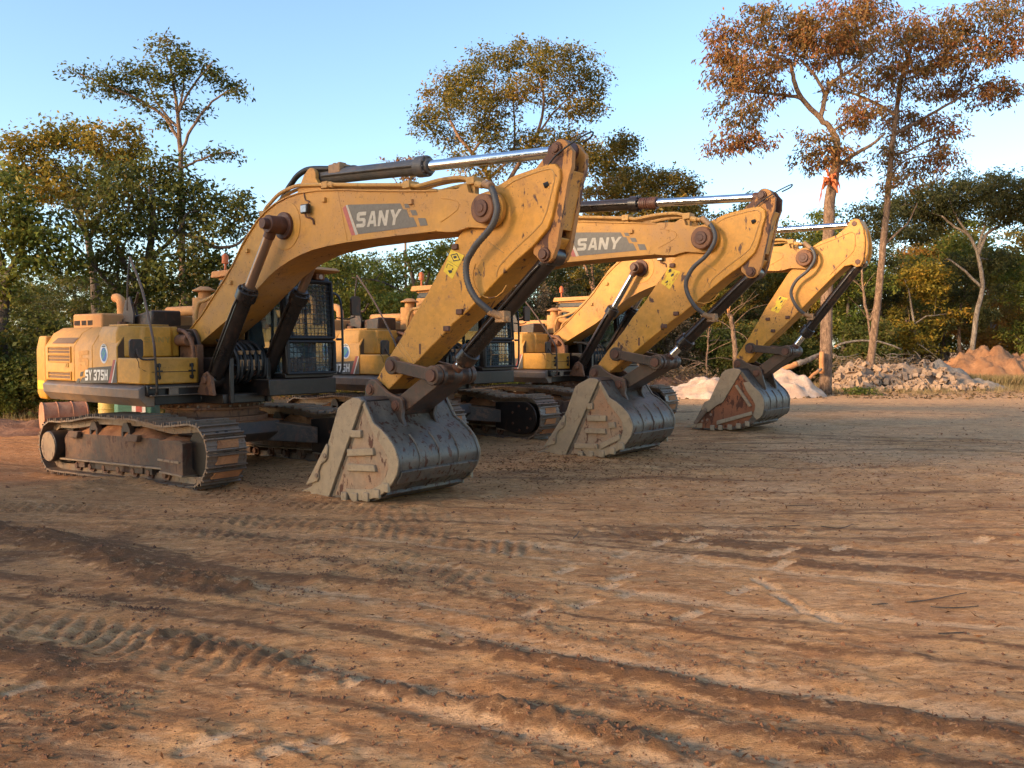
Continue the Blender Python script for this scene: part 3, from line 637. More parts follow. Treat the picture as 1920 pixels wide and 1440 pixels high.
def bar(root,a,b,y0,y1,w,mt,name,r0=.10,r1=.10):
    a=Vector((a[0],a[1]));b=Vector((b[0],b[1]));d=(b-a).normalized();n=Vector((-d.y,d.x))
    g=G(); g.prism([tuple(a+n*w),tuple(b+n*w),tuple(b-n*w),tuple(a-n*w)],y0,y1)
    e=.004
    g.cyl((a.x,y0-e,a.y),(a.x,y1+e,a.y),r0,n=22); g.cyl((b.x,y0-e,b.y),(b.x,y1+e,b.y),r1,n=22)
    o=link(name,g.mesh(name,mt),root,bevel=.01)
    linkS('pivot_pin','lp%d'%len(cache),lambda:G().cyl((a.x,y0-.03,a.y),(a.x,y0,a.y),r0*.62,n=16).cyl((b.x,y0-.03,b.y),(b.x,y0,b.y),r1*.62,n=16),M['rustpin'],38,o,.005,cache)
    return o
# ------------------------------------------------------------------ upper structure
def build_upper(root,idx):
    def K(n,key,fn,mt,bev=0,par=None,sm=38): return linkS(n,'up_'+key,fn,mt,sm,par or root,bev,cache)
    # platform and slew ring
    K('platform','platform',lambda:G().prism([(-2.4,-1.3),(.58,-1.3),(.58,-.55),(1.1,-.5),(1.1,.35),(-2.4,1.35)],1.06,1.2,'z').box(-.2,1.15,-.42,-.34,1.06,1.75).box(-.2,1.15,.24,.32,1.06,1.75).box(.5,.66,-1.45,-.62,1.20,1.36).box(-2.4,.6,-1.28,1.3,1.205,1.36),M['black'],.012)
    K('slew_ring','slew',lambda:G().cyl((0,0,.82),(0,0,1.07),.72,n=48).cyl((0,0,.94),(0,0,.98),.80,n=48).cyl((0,0,.75),(0,0,.83),.86,n=40),M['rust'],.01)
    def sb():
        g=G()
        for i in range(30):
            a=i/30*2*math.pi; g.cyl((.76*math.cos(a),.76*math.sin(a),.98),(.76*math.cos(a),.76*math.sin(a),1.01),.02,n=6)
        return g
    K('bolt_ring','slewbolts',sb,M['steel'])
    # counterweight
    pl=[(-2.625,-1.5),(-2.98,-1.49),(-3.12,-1.36),(-3.28,-.9),(-3.36,-.3),(-3.36,.3),(-3.28,.9),(-3.12,1.36),(-2.98,1.49),(-2.625,1.5)]
    def cw():
        g=G(); L=[(1.03,.87),(1.14,1.),(1.87,1.),(2.10,.80)]; n=len(pl); vs=[]
        for z,s in L:
            for x,y in pl: vs.append((-2.625+(x+2.625)*s,y*(1 if s==1 else .985),z))
        fs=[(k*n+i,k*n+(i+1)%n,(k+1)*n+(i+1)%n,(k+1)*n+i) for k in range(3) for i in range(n)]+[tuple(range(n-1,-1,-1)),tuple(range(3*n,4*n))]
        return g.add(vs,fs)
    c=K('counterweight','cw',cw,M['body'],.03)
    K('warning_sticker','cwstick',lambda:G().flat([(-2.93,-1.503,1.20),(-2.66,-1.503,1.20),(-2.66,-1.503,1.35),(-2.93,-1.503,1.35)]),M['warn'],0,c)
    # engine side doors: cross section in y,z extruded along x
    def sec(x0,x1,g,o=0): return g.prism([(-1.5+o,1.365),(-1.5+o,1.92),(-1.36+o,2.14),(-1.2,2.235),(-.3,2.26),(1.3,2.2),(1.45,1.9),(1.45,1.365)],x0,x1,'x')
    e=K('engine_cover','engine',lambda:sec(-2.61,-1.545,G()),M['body'],.012)
    K('side_door','door2',lambda:sec(-1.535,-.925,G()),M['body'],.012)
    d3=K('side_door','door3',lambda:sec(-.915,-.135,G()),M['body'],.012)
    K('panel_gap','gap',lambda:sec(-2.62,-.13,G(),.02),M['seam'])
    for i,(x0,x1,z0,z1) in enumerate(((-2.46,-1.655,1.815,1.905),(-2.46,-1.655,1.685,1.775),(-2.46,-1.655,1.405,1.50))):
        v=K('vent','vent%d'%i,lambda:G().box(x0,x1,-1.506,-1.497,z0,z1),M['grille'],0,e)
        K('vent_frame','ventf%d'%i,lambda:G().box(x0-.02,x1+.02,-1.520,-1.499,z1,z1+.018).box(x0-.02,x1+.02,-1.520,-1.499,z0-.018,z0).box(x0-.02,x0,-1.520,-1.499,z0,z1).box(x1,x1+.02,-1.520,-1.499,z0,z1).box(x0,x1,-1.512,-1.507,(z0+z1)/2-.006,(z0+z1)/2+.006),M['body'],.004,v)
    v=K('vent','vent_top',lambda:G().flat([(-2.40,-1.475,1.972),(-1.62,-1.475,1.972),(-1.55,-1.415,2.066),(-2.30,-1.415,2.066)]),M['grille'],0,e)
    K('door_handle','dh',lambda:G().box(-1.86,-1.74,-1.51,-1.499,1.585,1.655).box(-1.84,-1.79,-1.516,-1.509,1.60,1.64),M['emb'],.004,e)
    y=-1.504
    bd=[(-1.05,1.59),(-.255,1.63),(-.40,1.368),(-1.366,1.34),(-1.27,1.43),(-1.17,1.44),(-1.12,1.53),(-1.09,1.54)]
    dec=[bd,[(-.241,1.72),(-.168,1.726),(-.319,1.371),(-.403,1.367)],[(-.163,1.721),(-.145,1.721),(-.285,1.371),(-.314,1.371)],[(-.14,1.70),(-.137,1.376),(-.27,1.371)],[(-1.311,1.518),(-1.207,1.531),(-1.256,1.456),(-1.349,1.443)],[(-1.42,1.415),(-1.327,1.417),(-1.377,1.343),(-1.494,1.34)]]
    K('decal','sidedecal',lambda:flatpoly(dec,y,[0,1,2,0,0,0]),[M['decald'],M['red'],M['white']],0,d3,0)
    K('lettering','sidetext',lambda:letters(bil((-1.157,1.388),(-.40,1.412),(-1.149,1.556),(-.393,1.573)),'SY 375H',y-.004),M['white'],0,d3,0)
    K('faint_number','ghost5',lambda:letters(bil((-1.40,1.55),(-1.0,1.56),(-1.36,1.85),(-.96,1.87)),'5',y-.001),M['faint'],0,d3,0)
    def ell(cx,cz,a,b,n=30): return [(cx+a*math.cos(2*math.pi*i/n),cz+b*math.sin(2*math.pi*i/n)) for i in range(n)]
    em=K('emblem','emblem',lambda:flatpoly([ell(-.532,1.815,.128,.15),ell(-.53,1.80,.092,.108),[(-.60,1.735),(-.55,1.80),(-.47,1.87),(-.462,1.85),(-.52,1.77),(-.57,1.725)],[(-.605,1.80),(-.56,1.86),(-.50,1.90),(-.51,1.87),(-.56,1.80)],[(-.59,1.915),(-.47,1.92),(-.47,1.935),(-.59,1.93)],[(-.56,1.942),(-.50,1.945),(-.50,1.955),(-.56,1.952)]],y,[0,1,2,2,3,3]),[M['white'],M['blue'],M['green'],M['ink']],0,d3,0)
    K('side_skirt','skirt',lambda:G().prism([(-1.46,1.36),(-1.55,1.30),(-1.54,1.17),(-1.42,1.04),(-1.3,1.04),(-1.3,1.36)],-2.62,.585,'x'),M['skirt'],.012)
    # engine hood box with slots, exhaust, duct
    h=K('engine_hood','hood',lambda:G().box(-2.3,-1.28,-1.17,1.0,2.2,2.46),M['tan'],.03)
    def slots():
        g=G()
        for i in range(15):
            if i in (5,10): continue
            x=-2.24+i*.044; g.box(x,x+.026,-1.176,-1.168,2.27,2.35)
        return g
    K('vent_slot','hoodslots',slots,M['dark'],0,h)
    K('exhaust_pipe','exh',lambda:G().tube([(-1.72,-.62,2.4),(-1.72,-.62,2.62),(-1.76,-.62,2.70),(-1.86,-.62,2.745),(-1.93,-.62,2.745)],.075,n=14),M['tan'])
    K('air_duct','duct',lambda:G().prism([(-1.28,2.24),(-.30,2.24),(-.30,2.50),(-.75,2.44),(-1.28,2.38)],-.85,-.35),M['blackmud'],.03)
    K('intake_duct','duct2',lambda:G().tube([(-1.5,.1,2.52),(-.9,.1,2.52),(-.5,.1,2.52)],.085,n=14,smooth=2),M['tan'])
    ac=K('air_cleaner','ac',lambda:G().cyl((-.36,.1,2.25),(-.36,.1,2.72),.19,n=32).cyl((-.36,.1,2.46),(-.36,.1,2.475),.197,n=32).cyl((-.36,.1,2.56),(-.36,.1,2.57),.195,n=32).tube([(-.36,.1,2.62),(-.1,.12,2.60),(.06,.2,2.5)],.08,n=12),M['tan'],.006)
    K('rain_cap','accap',lambda:G().cyl((-.36,.1,2.72),(-.36,.1,2.83),.10,n=20).cyl((-.36,.1,2.83),(-.36,.1,2.85),.19,n=28).cyl((-.36,.1,2.85),(-.36,.1,2.91),.185,.07,n=28),M['tan'],.006,ac)
    # fuel tank with chamfered front corner
    def tank():
        g=G(); pl=[(-.82,-1.44),(-.20,-1.47),(-.06,-1.30),(-.045,-1.18),(-.0,-1.14),(.0,-.70),(-.045,-.66),(-.05,-.54),(-.82,-.54)]
        n=len(pl); vs=[(x,y_,z) for z,s in ((1.765,0),(2.13,0),(2.235,1)) for x,y_ in [((x*.94-.03,y_*.94-.04) if s else (x,y_)) for x,y_ in pl]]
        return g.add(vs,[(k*n+i,k*n+(i+1)%n,(k+1)*n+(i+1)%n,(k+1)*n+i) for k in range(2) for i in range(n)]+[tuple(range(n-1,-1,-1)),tuple(range(2*n,3*n))])
    tk=K('fuel_tank','tank',tank,M['body'],.02)
    def emb():
        g=letters(lambda u,v:(-1.14+u*.44,1.985+v*.085),'SANY',0)
        g.v=[(.0035-p[1]*.3,p[0],p[2]) for p in g.v]; return g
    K('embossed_lettering','embo',emb,M['emb'],0,tk,0)
    K('tank_cover','tkc',lambda:G().box(-.78,-.15,-1.3,-.65,2.235,2.265),M['body'],.01,tk)
    K('filler_cap','cap',lambda:G().cyl((-.95,-1.0,2.24),(-.95,-1.0,2.32),.07,n=16).box(-1.05,-.85,-1.12,-.9,2.24,2.265),M['rust'],.006,tk)
    # tool box in front of the tank
    tb=K('tool_box','tbox',lambda:G().prism([(-.13,-1.5),(.55,-1.5),(.66,-1.40),(.66,-.66),(.60,-.60),(-.13,-.60)],1.372,1.755,'z'),M['body'],.02)
    K('panel_gap','tboxgap',lambda:G().box(.659,.663,-1.38,-.68,1.545,1.556).tube([(.45,-1.502,1.76),(.52,-1.503,1.70),(.53,-1.503,1.62),(.6,-1.455,1.57),(.663,-1.37,1.55)],.006,n=5,smooth=1),M['seam'],0,tb)
    for i,yy in enumerate((-1.28,-.76)):
        K('latch','latch%d'%i,lambda:G().box(.664,.685,yy-.03,yy+.03,1.62,1.67).box(.664,.685,yy-.03,yy+.03,1.45,1.50).cyl((.69,yy,1.44),(.69,yy,1.68),.013,n=8).box(.664,.70,yy-.05,yy+.05,1.55,1.575),M['black'],.004,tb)
    K('step','step',lambda:G().box(.55,.72,-1.42,-.5,1.20,1.215).box(.55,.72,-1.42,-.5,1.31,1.335).box(.70,.72,-1.15,-1.0,1.215,1.31),M['steel'],.004)
    K('handrail','rail',lambda:G().tube([(.70,-1.34,1.24),(.78,-1.37,1.24),(.80,-1.38,1.34),(.80,-1.40,1.75),(.74,-1.38,1.95),(.40,-1.26,2.28),(-.25,-1.04,2.85),(-.86,-.9,3.35)],.018,n=8,smooth=3).tube([(-.86,-.9,3.35),(-.90,-.92,3.0),(-.92,-.93,2.5)],.014,n=6,smooth=1).tube([(-.80,-.80,2.30),(-.86,-.82,2.55),(-.8,-.86,2.62),(-.6,-.95,2.62),(-.42,-1.0,2.76)],.018,n=8).prism([(-1.0,2.26),(-.74,2.26),(-.72,2.45),(-.84,2.72),(-.98,2.66),(-1.06,2.45)],-.93,-.90),M['blackmud'])
    K('mirror','mir',lambda:G().prism([(-1.72,1.76),(-1.56,1.76),(-1.54,1.80),(-1.54,2.0),(-1.57,2.03),(-1.71,2.03),(-1.74,2.0),(-1.74,1.80)],.70,.74,'x').tube([(.72,-1.64,1.90),(.78,-1.64,1.80),(.80,-1.58,1.74),(.80,-1.40,1.74)],.016,n=8),M['blackmud'],.008)
    # boom foot brackets, boom cylinder brackets, valve block, hoses
    K('boom_bracket','bbr',lambda:G().prism([(-.35,1.36),(.55,1.36),(.35,1.75),(.2,2.1),(.1,2.2),(-.1,2.2),(-.2,2.1)],-.40,-.335).prism([(-.35,1.36),(.55,1.36),(.35,1.75),(.2,2.1),(.1,2.2),(-.1,2.2),(-.2,2.1)],.235,.30).cyl((0,-.43,2.07),(0,.33,2.07),.085,n=18),M['blackmud'],.012)
    K('cylinder_bracket','cbr',lambda:G().prism([(.62,1.19),(1.08,1.19),(1.02,1.46),(.92,1.55),(.82,1.52),(.72,1.36)],-.66,-.60).prism([(.62,1.19),(1.08,1.19),(1.02,1.46),(.92,1.55),(.82,1.52),(.72,1.36)],-.40,-.34).prism([(.62,1.19),(1.08,1.19),(1.02,1.46),(.92,1.55),(.82,1.52),(.72,1.36)],.22,.28).prism([(.62,1.19),(1.08,1.19),(1.02,1.46),(.92,1.55),(.82,1.52),(.72,1.36)],.45,.50).cyl((.88,-.7,1.42),(.88,.54,1.42),.06,n=16),M['rust'],.01)
    K('valve_block','valve',lambda:G().box(.3,.75,-.22,.14,1.36,1.62).box(.3,.5,-.2,.1,1.6,1.75),M['blackmud'],.015)
    def hs():
        g=G(); r=random.Random(4)
        for i in range(9):
            y0=-.26+i*.06; g.tube([(.55,y0*.7,1.40),(.9,y0*.9,1.34+r.uniform(0,.1)),(1.12,y0,1.52+r.uniform(-.05,.1)),(1.10,y0,1.78+r.uniform(-.05,.1)),(.85,y0*.9,1.98),(.45,y0*.7,2.02)],.024,n=7,smooth=4)
        g.tube([(.95,-.34,1.95),(1.02,-.2,1.80),(1.02,.0,1.78),(.95,.2,1.90)],.018,n=6); g.tube([(.9,-.36,1.75),(1.1,-.25,1.62),(1.1,.1,1.60),(.95,.3,1.72)],.018,n=6)
        return g
    K('hydraulic_hose','hoses',hs,M['rubber'])
    def fit():
        g=G(); r=random.Random(6)
        for i in range(4):
            y0=-.2+i*.11; g.box(1.07,1.15,y0-.03,y0+.03,1.62,1.72); g.cyl((1.11,y0,1.56),(1.11,y0,1.62),.034,n=6); g.box(1.05,1.13,y0-.022,y0+.022,1.80,1.86)
        return g
    K('hose_fitting','hosefit',fit,M['fit'],.005)
    K('relay_box','pumpside',lambda:G().box(-.05,.45,-.53,-.42,1.36,1.95).cyl((-.02,-.56,2.02),(.28,-.56,2.02),.09,n=16).tube([(.40,-.60,1.40),(.46,-.60,1.8),(.40,-.60,2.0),(.2,-.58,2.14),(-.05,-.55,2.18)],.035,n=8),M['rust'],.01)
    # cab
    side=[(-.62,1.42),(1.36,1.42),(1.39,1.75),(1.30,2.96),(1.2,3.06),(-.55,3.06),(-.64,2.95)]
    cab=K('cab','cab_frame',lambda:(lambda g:[g.box(-.5,1.40,.10,1.40,1.16,1.415),g.prism([(-.45,1.42),(1.36,1.42),(1.36,1.50),(-.45,1.50)],.43,1.38),g.prism([(-.45,1.5),(-.05,1.5),(-.05,2.02),(-.45,2.02)],.43,.46),
        g.prism([(-.45,1.5),(-.33,1.5),(-.35,3.0),(-.47,3.0)],.43,1.38),
        g.prism([(1.27,1.5),(1.385,1.5),(1.39,1.75),(1.30,3.0),(1.20,3.0)],.43,.50),g.prism([(1.27,1.5),(1.385,1.5),(1.39,1.75),(1.30,3.0),(1.20,3.0)],1.31,1.38),
        g.prism([(.28,1.5),(.36,1.5),(.36,3.0),(.28,3.0)],.43,.47),g.prism([(.28,1.5),(.36,1.5),(.36,3.0),(.28,3.0)],1.34,1.38),
        g.prism([(-.43,2.93),(1.30,2.93),(1.26,3.05),(-.43,3.05)],.43,1.38),g.box(1.30,1.40,.5,1.31,2.02,2.10)] and g)(G()),M['black'],.015)
    K('rear_quarter_panel','cabrear',lambda:G().prism([(-.47,2.0),(.27,2.0),(.27,2.22),(-.35,2.22),(-.36,2.80),(.27,2.80),(.27,2.93),(-.48,2.93)],.415,.44),M['tan'],.01,cab)
    K('roof','cabroof',lambda:G().prism([(-.60,3.10),(-.58,3.08),(1.42,3.12),(1.52,3.15),(1.42,3.20),(-.56,3.19)],.36,1.42).box(-.5,1.1,.45,1.35,3.04,3.1),M['tan'] ,.02,cab)
    K('roof_lamp','cablamp',lambda:G().box(1.24,1.36,1.05,1.22,3.0,3.10).box(1.24,1.36,.6,.77,3.0,3.10),M['rust'],.015,cab)
    K('lamp_lens','cablens',lambda:G().cyl((1.361,1.135,3.05),(1.37,1.135,3.05),.04,n=14).cyl((1.361,.685,3.05),(1.37,.685,3.05),.04,n=14),M['lens'],0,cab)
    K('beacon','beacon',lambda:G().cyl((-.46,.56,3.19),(-.46,.56,3.36),.02,n=8).cyl((-.46,.56,3.33),(-.46,.56,3.36),.06,n=14).cyl((-.46,.56,3.36),(-.46,.56,3.46),.055,n=14).cyl((-.46,.56,3.46),(-.46,.56,3.50),.055,.02,n=14),M['beac'],.004,cab)
    w=K('window','cabglass',lambda:G().flat([(1.375,.5,1.75),(1.375,1.31,1.75),(1.29,1.31,2.93),(1.29,.5,2.93)]).flat([(1.372,.5,1.5),(1.372,1.31,1.5),(1.378,1.31,1.74),(1.378,.5,1.74)]).flat([(.36,.45,1.5),(1.27,.45,1.5),(1.21,.45,2.93),(.36,.45,2.93)]).flat([(-.36,.455,2.22),(.28,.455,2.22),(.28,.455,2.8),(-.36,.455,2.8)]).flat([(.36,1.36,1.5),(1.27,1.36,1.5),(1.21,1.36,2.93),(.36,1.36,2.93)]).flat([(-.36,1.36,2.0),(.28,1.36,2.0),(.28,1.36,2.93),(-.36,1.36,2.93)]),M['glass'],0,cab,0)
    def guard():
        g=G()
        def F(y,z): x=1.43-(0 if z<1.75 else (z-1.75)*.075); return (x,y,z)
        def rung(a,b,r): g.cyl(a,b,r,n=5,cap=False)
        for z0,z1 in ((1.50,2.0),(2.06,2.97)):
            n=12
            for i in range(n+1):
                yy=.47+i*(.86/n); rung(F(yy,z0),F(yy,z1),.0055)
            m=int((z1-z0)/.075)
            for j in range(m+1):
                z=z0+(z1-z0)*j/m; rung(F(.46,z),F(1.34,z),.0055)
            for q in ((.44,z0,1.36,z0),(.44,z1,1.36,z1),(.44,z0,.44,z1),(1.36,z0,1.36,z1)): g.cyl(F(q[0],q[1]),F(q[2],q[3]),.024,n=8)
        return g
    K('window_guard','guard',guard,M['rubber'],0,cab)
    K('grab_rail','cabrail',lambda:G().tube([(1.40,1.42,1.50),(1.44,1.50,1.56),(1.44,1.50,2.40),(1.38,1.50,2.72),(1.34,1.40,2.80)],.02,n=8).tube([(1.42,1.40,2.04),(1.44,1.52,2.04)],.02,n=6).tube([(.9,1.42,1.5),(.95,1.50,1.6),(.95,1.50,2.6),(.9,1.42,2.75)],.018,n=8),M['black'],0,cab)
    K('mirror','cabmir',lambda:G().tube([(1.36,1.44,2.40),(1.42,1.62,2.38),(1.42,1.80,2.42)],.014,n=6).prism([(1.72,2.44),(1.88,2.44),(1.9,2.48),(1.9,2.72),(1.86,2.76),(1.74,2.76),(1.7,2.72),(1.7,2.48)],1.40,1.45,'x'),M['blackmud'],.01,cab)
    K('seat','seat',lambda:G().box(.2,.65,.7,1.15,1.5,1.9).prism([(.15,1.9),(.3,1.9),(.12,2.6),(0,2.6)],.7,1.15).box(.75,.95,.65,.8,1.5,2.05).box(.75,.95,1.1,1.25,1.5,2.05),M['dark'],.04,cab)
    K('inner_panel','cabback',lambda:G().box(-.33,-.31,.46,1.34,1.5,2.3),M['dark'],0,cab)
m,nt,b=mat('orange_beacon'); b.inputs['Base Color'].default_value=(.55,.13,.03,1); b.inputs['Roughness'].default_value=.5; M['beac']=m
def lower(root,rz):
    def fr():
        g=G(); g.prism([(-.85,.42),(.85,.42),(.95,.55),(.9,.74),(-.9,.74),(-.95,.55)],-.62,.62)
        for sx in (-1,1):
            for sy in (-1,1):
                a=Vector((sx*.55,sy*.45,0));b=Vector((sx*1.15,sy*1.2,0)); d=(b-a).normalized(); n=Vector((-d.y,d.x,0))*.24
                vs=[]
                for p_,zt,zb in ((a,.74,.42),(b,.60,.34)):
                    for q in (-1,1):
                        for z in (zb,zt): vs.append((p_.x+n.x*q,p_.y+n.y*q,z))
                g.add(vs,[(0,1,3,2),(4,6,7,5),(0,4,5,1),(2,3,7,6),(0,2,6,4),(1,5,7,3)])
        return g
    o=link('lower_frame',D('lower_frame',fr,M['blackmud']),root,bevel=.012); o.rotation_euler.z=rz
    link('packed_soil',D('lower_soil',lambda:g_pile(-.9,.9,.735,.75,.10,21,n=30),M['tsoil']),o)
def excavator(label,pos,u,t,pose,kind,tilt=0):
    root=empty('excavator',pos,u); tag(root,label,'excavator','excavators parked in a row')
    build_upper(root,kind); lower(root,t-u)
    for s in (-1,1): build_track(root,s,t-u,tilt[0],tilt[1])
    P_=pose
    build_boom(root,P_['ba'],P_['bs'])
    def bm(q):                                    # a boom point after the boom is raised and scaled
        x,z=q[0]-PF[0],q[1]-PF[1]; c,s=math.cos(P_['ba']),math.sin(P_['ba']); x*=P_['bs'];z*=P_['bs']
        return (PF[0]+x*c-z*s,PF[1]+x*s+z*c)
    bp=bm((2.43,3.615))
    for y in (YC-.47,YC+.44): cylinder(root,(.88,y,1.42),(bp[0],y,bp[1]),.115,.07,P_['bf'],M['cyl'],M['rodb'] if kind!=3 else M['chrome'])
    base=bm((2.87,4.275)); T=P_['T']
    cylinder(root,(base[0],YC,base[1]),(T[0],YC,T[1]),.10,.065,P_['af'],M['cylgrey'] if kind==1 else M['cyl'],M['chrome'],seal=(kind==2))
    build_arm(root,kind,P_['P'],P_['aa'],P_['as'],YC)
    cylinder(root,(P_['C'][0],YC,P_['C'][1]),(P_['R'][0],YC,P_['R'][1]),.10,.06,P_['cf'],M['cyl'],M['chrome'])
    for y0,y1 in ((YC-.345,YC-.27),(YC+.27,YC+.345)): bar(root,P_['K'],P_['R'],y0,y1,.075,M['blackmud'],'link_bar',.115,.12)
    g=G().cyl((P_['R'][0],YC-.265,P_['R'][1]),(P_['R'][0],YC+.265,P_['R'][1]),.105,n=22); g.cyl((P_['R'][0],YC-.20,P_['R'][1]),(P_['R'][0],YC-.06,P_['R'][1]),.13,n=22); g.cyl((P_['R'][0],YC+.06,P_['R'][1]),(P_['R'][0],YC+.20,P_['R'][1]),.13,n=22)
    link('link_pin',g.mesh('link_pin',M['rust']),root,bevel=.012)
    bar(root,P_['R'],P_['Q'],YC-.235,YC+.235,.11,M['blackmud'],'bucket_link',.13,.12)
    build_bucket(root,kind,P_['B'],P_['ka'],P_['ks'])
    hp=[(6.227,-.40,3.740),(6.306,-.44,3.714),(6.385,-.46,3.611),(6.419,-.46,3.505),(6.430,-.46,3.419),(6.385,-.46,3.295),(6.294,-.46,3.2),(6.133,-.45,3.083),(6.052,-.44,3.011),(5.957,-.43,2.897),(5.936,-.42,2.757),(5.97,-.41,2.614),(6.051,-.38,2.469),(6.131,-.32,2.376),(6.197,-.25,2.305),(6.263,-.2,2.273)]
    dx,dz,k=P_['P'][0]-PP[0],P_['P'][1]-PP[1],P_['hs']
    hp=[(P_['P'][0]+(x-PP[0])*k,y,P_['P'][1]+(z-PP[1])*k) for x,y,z in hp]
    if kind!=1: hp=hp[::2]+[hp[-1]]
    hose(root,hp,.22 if kind==1 else 0,M['greyhose'],'arm_hose',.034)
    return root
def vec(l,a): return l
pose1=dict(ba=0,bs=1,bf=.60,P=PP,T=PT,C=PC,R=PR,K=PK,Q=PQ,B=PB,aa=0,**{'as':1},af=.50,cf=.865,ka=0,ks=1,hs=1)
a2=.003; s2=1.011; P2=(6.50,3.59)
def r2(q,P,a,s,P0): 
    x,z=(q[0]-P0[0])*s,(q[1]-P0[1])*s; return (P[0]+x*math.cos(a)-z*math.sin(a),P[1]+x*math.sin(a)+z*math.cos(a))
B2=r2(PB,P2,a2,s2,PP)
pose2=dict(ba=.0074,bs=1.051,bf=.60,P=P2,T=r2(PT,P2,a2,s2,PP),C=r2(PC,P2,a2,s2,PP),R=(5.69,1.656),K=r2(PK,P2,a2,s2,PP),Q=r2(PQ,B2,.008,1.03,PB),B=B2,aa=a2,af=.50,cf=.80,ka=.008,ks=1.03,hs=1.02); pose2['as']=s2
P3=(6.313,3.733)
pose3=dict(ba=.035,bs=1.028,bf=.60,P=P3,T=(7.25,4.36),C=(7.33,3.60),R=(5.944,1.817),K=(5.168,1.883),Q=(5.307,1.344),B=(4.875,1.539),aa=0,af=.5,cf=.80,ka=0,ks=1,hs=1.0); pose3['as']=1
E1=excavator('nearest and largest yellow excavator, its grey bucket resting closest to the camera',(-4.871,13.866,0),-.681,-.649,pose1,1,(-.031,-.07))
E2=excavator('middle yellow excavator of the row, frayed rope wrapped round its upper arm cylinder',(-1.922,17.63,0.01),-.665,-.715,pose2,2,(0,0))
E3=excavator('farthest yellow excavator of the row, its bucket side caked in red soil',(1.312,21.833,0),-.677,-.677,pose3,3,(0,0))
# ------------------------------------------------------------------ terrain
def gp(u,v):                                       # ground point under a pixel of the photograph
    q=at(u,v,1.0)-Vector((0,0,CH)); t=-CH/q.z; return (q.x*t,q.y*t)
def vnoise(x,y,seed=0):
    xi=np.floor(x).astype(np.int64); yi=np.floor(y).astype(np.int64); fx=x-xi; fy=y-yi
    def h(a,b):
        n=(a*374761393+b*668265263+seed*974634541)&0xffffffff; n=((n^(n>>13))*1274126177)&0xffffffff; return ((n^(n>>16))&0xffff)/65535.
    u=fx*fx*(3-2*fx); v=fy*fy*(3-2*fy)
    return (h(xi,yi)*(1-u)+h(xi+1,yi)*u)*(1-v)+(h(xi,yi+1)*(1-u)+h(xi+1,yi+1)*u)*v
def fbm(x,y,o=4,seed=0,gain=.5):
    s=0;a=1;t=0
    for k in range(o): s=s+a*vnoise(x*2**k+k*17.3,y*2**k-k*9.1,seed+k); t+=a; a*=gain
    return s/t*2-1
def pdist(X,Y,pl):
    best=np.full(X.shape,1e9); S=np.zeros(X.shape); sg=np.zeros(X.shape); acc=0
    for (ax,ay),(bx,by) in zip(pl,pl[1:]):
        dx,dy=bx-ax,by-ay; L=math.hypot(dx,dy); t=np.clip(((X-ax)*dx+(Y-ay)*dy)/L**2,0,1)
        px=X-(ax+t*dx); py=Y-(ay+t*dy); d=np.hypot(px,py); m=d<best
        best=np.where(m,d,best); S=np.where(m,acc+t*L,S); sg=np.where(m,np.sign(dx*py-dy*px),sg); acc+=L
    return best,S,sg
def mworld(e,x,y):
    a=e.rotation_euler.z; return (e.location.x+math.cos(a)*x-math.sin(a)*y,e.location.y+math.sin(a)*x+math.cos(a)*y)
BERMS=[ # (pixels along the ridge, height, width, moistness)
 ([(290,1195),(400,1212),(520,1245),(650,1275),(720,1296),(960,1345),(1200,1400)],.055,.11,.8),
 ([(900,1215),(960,1232),(1080,1247),(1200,1262),(1330,1292),(1440,1310),(1610,1332),(1780,1360),(1990,1392)],.06,.12,1.),
 ([(960,1168),(1040,1182),(1110,1196),(1220,1214),(1310,1232),(1440,1250),(1560,1262)],.035,.13,.55),
 ([(930,1280),(1060,1300),(1160,1320),(1310,1345),(1460,1375),(1710,1425)],.04,.10,.7),
 ([(940,1335),(1110,1375),(1260,1405),(1410,1440)],.05,.12,.7),
 ([(-80,985),(0,1000),(70,1018),(130,1032),(200,1050),(330,1090),(420,1110)],.085,.28,.95),
 ([(380,1085),(500,1110),(560,1108),(650,1070),(720,1075)],.045,.10,.5),
 ([(60,1112),(130,1124),(200,1130)],.03,.07,.7),
 ([(230,1140),(300,1150)],.02,.06,.5),
 ([(560,1055),(680,1065),(780,1080),(900,1100),(1000,1130)],.03,.14,.45),
 ([(-60,1215),(40,1225),(130,1262),(220,1250)],.05,.25,.9),
 ([(-40,1370),(60,1380),(160,1370)],.05,.2,.8),
 ([(150,1300),(240,1310)],.03,.10,.6),
 ([(480,1052),(560,1056),(640,1042)],.02,.08,.4),
 ([(690,1080),(770,1100),(900,1150),(980,1170)],.02,.22,.4),
 ([(1180,1000),(1300,1005),(1420,1002)],.025,.12,.35),
 ([(1450,860),(1600,880),(1750,880),(1900,890)],.05,.35,.4),
 ([(1180,905),(1300,890),(1420,880)],.04,.25,.3),
]
CUR=[(-120,1075),(200,1115),(500,1150),(900,1215),(1300,1290),(1700,1352),(2050,1395)]
_r=random.Random(3)
for o_,hh_,ww_,mm_ in ((-150,.018,.10,.35),(-118,.022,.09,.45),(-88,.016,.12,.3),(-52,.024,.10,.45),(-22,.018,.09,.35),(34,.022,.10,.4),(66,.018,.08,.35),(118,.026,.11,.5),(165,.022,.10,.4),(215,.03,.13,.5),(262,.024,.1,.4)):
    k_=_r.uniform(.92,1.05); a_=_r.randint(0,2); b_=_r.randint(5,7)
    BERMS.append(([(u_,v_+o_*(1 if o_>0 else k_)+_r.uniform(-9,9)) for u_,v_ in CUR][a_:b_],hh_,ww_,mm_))
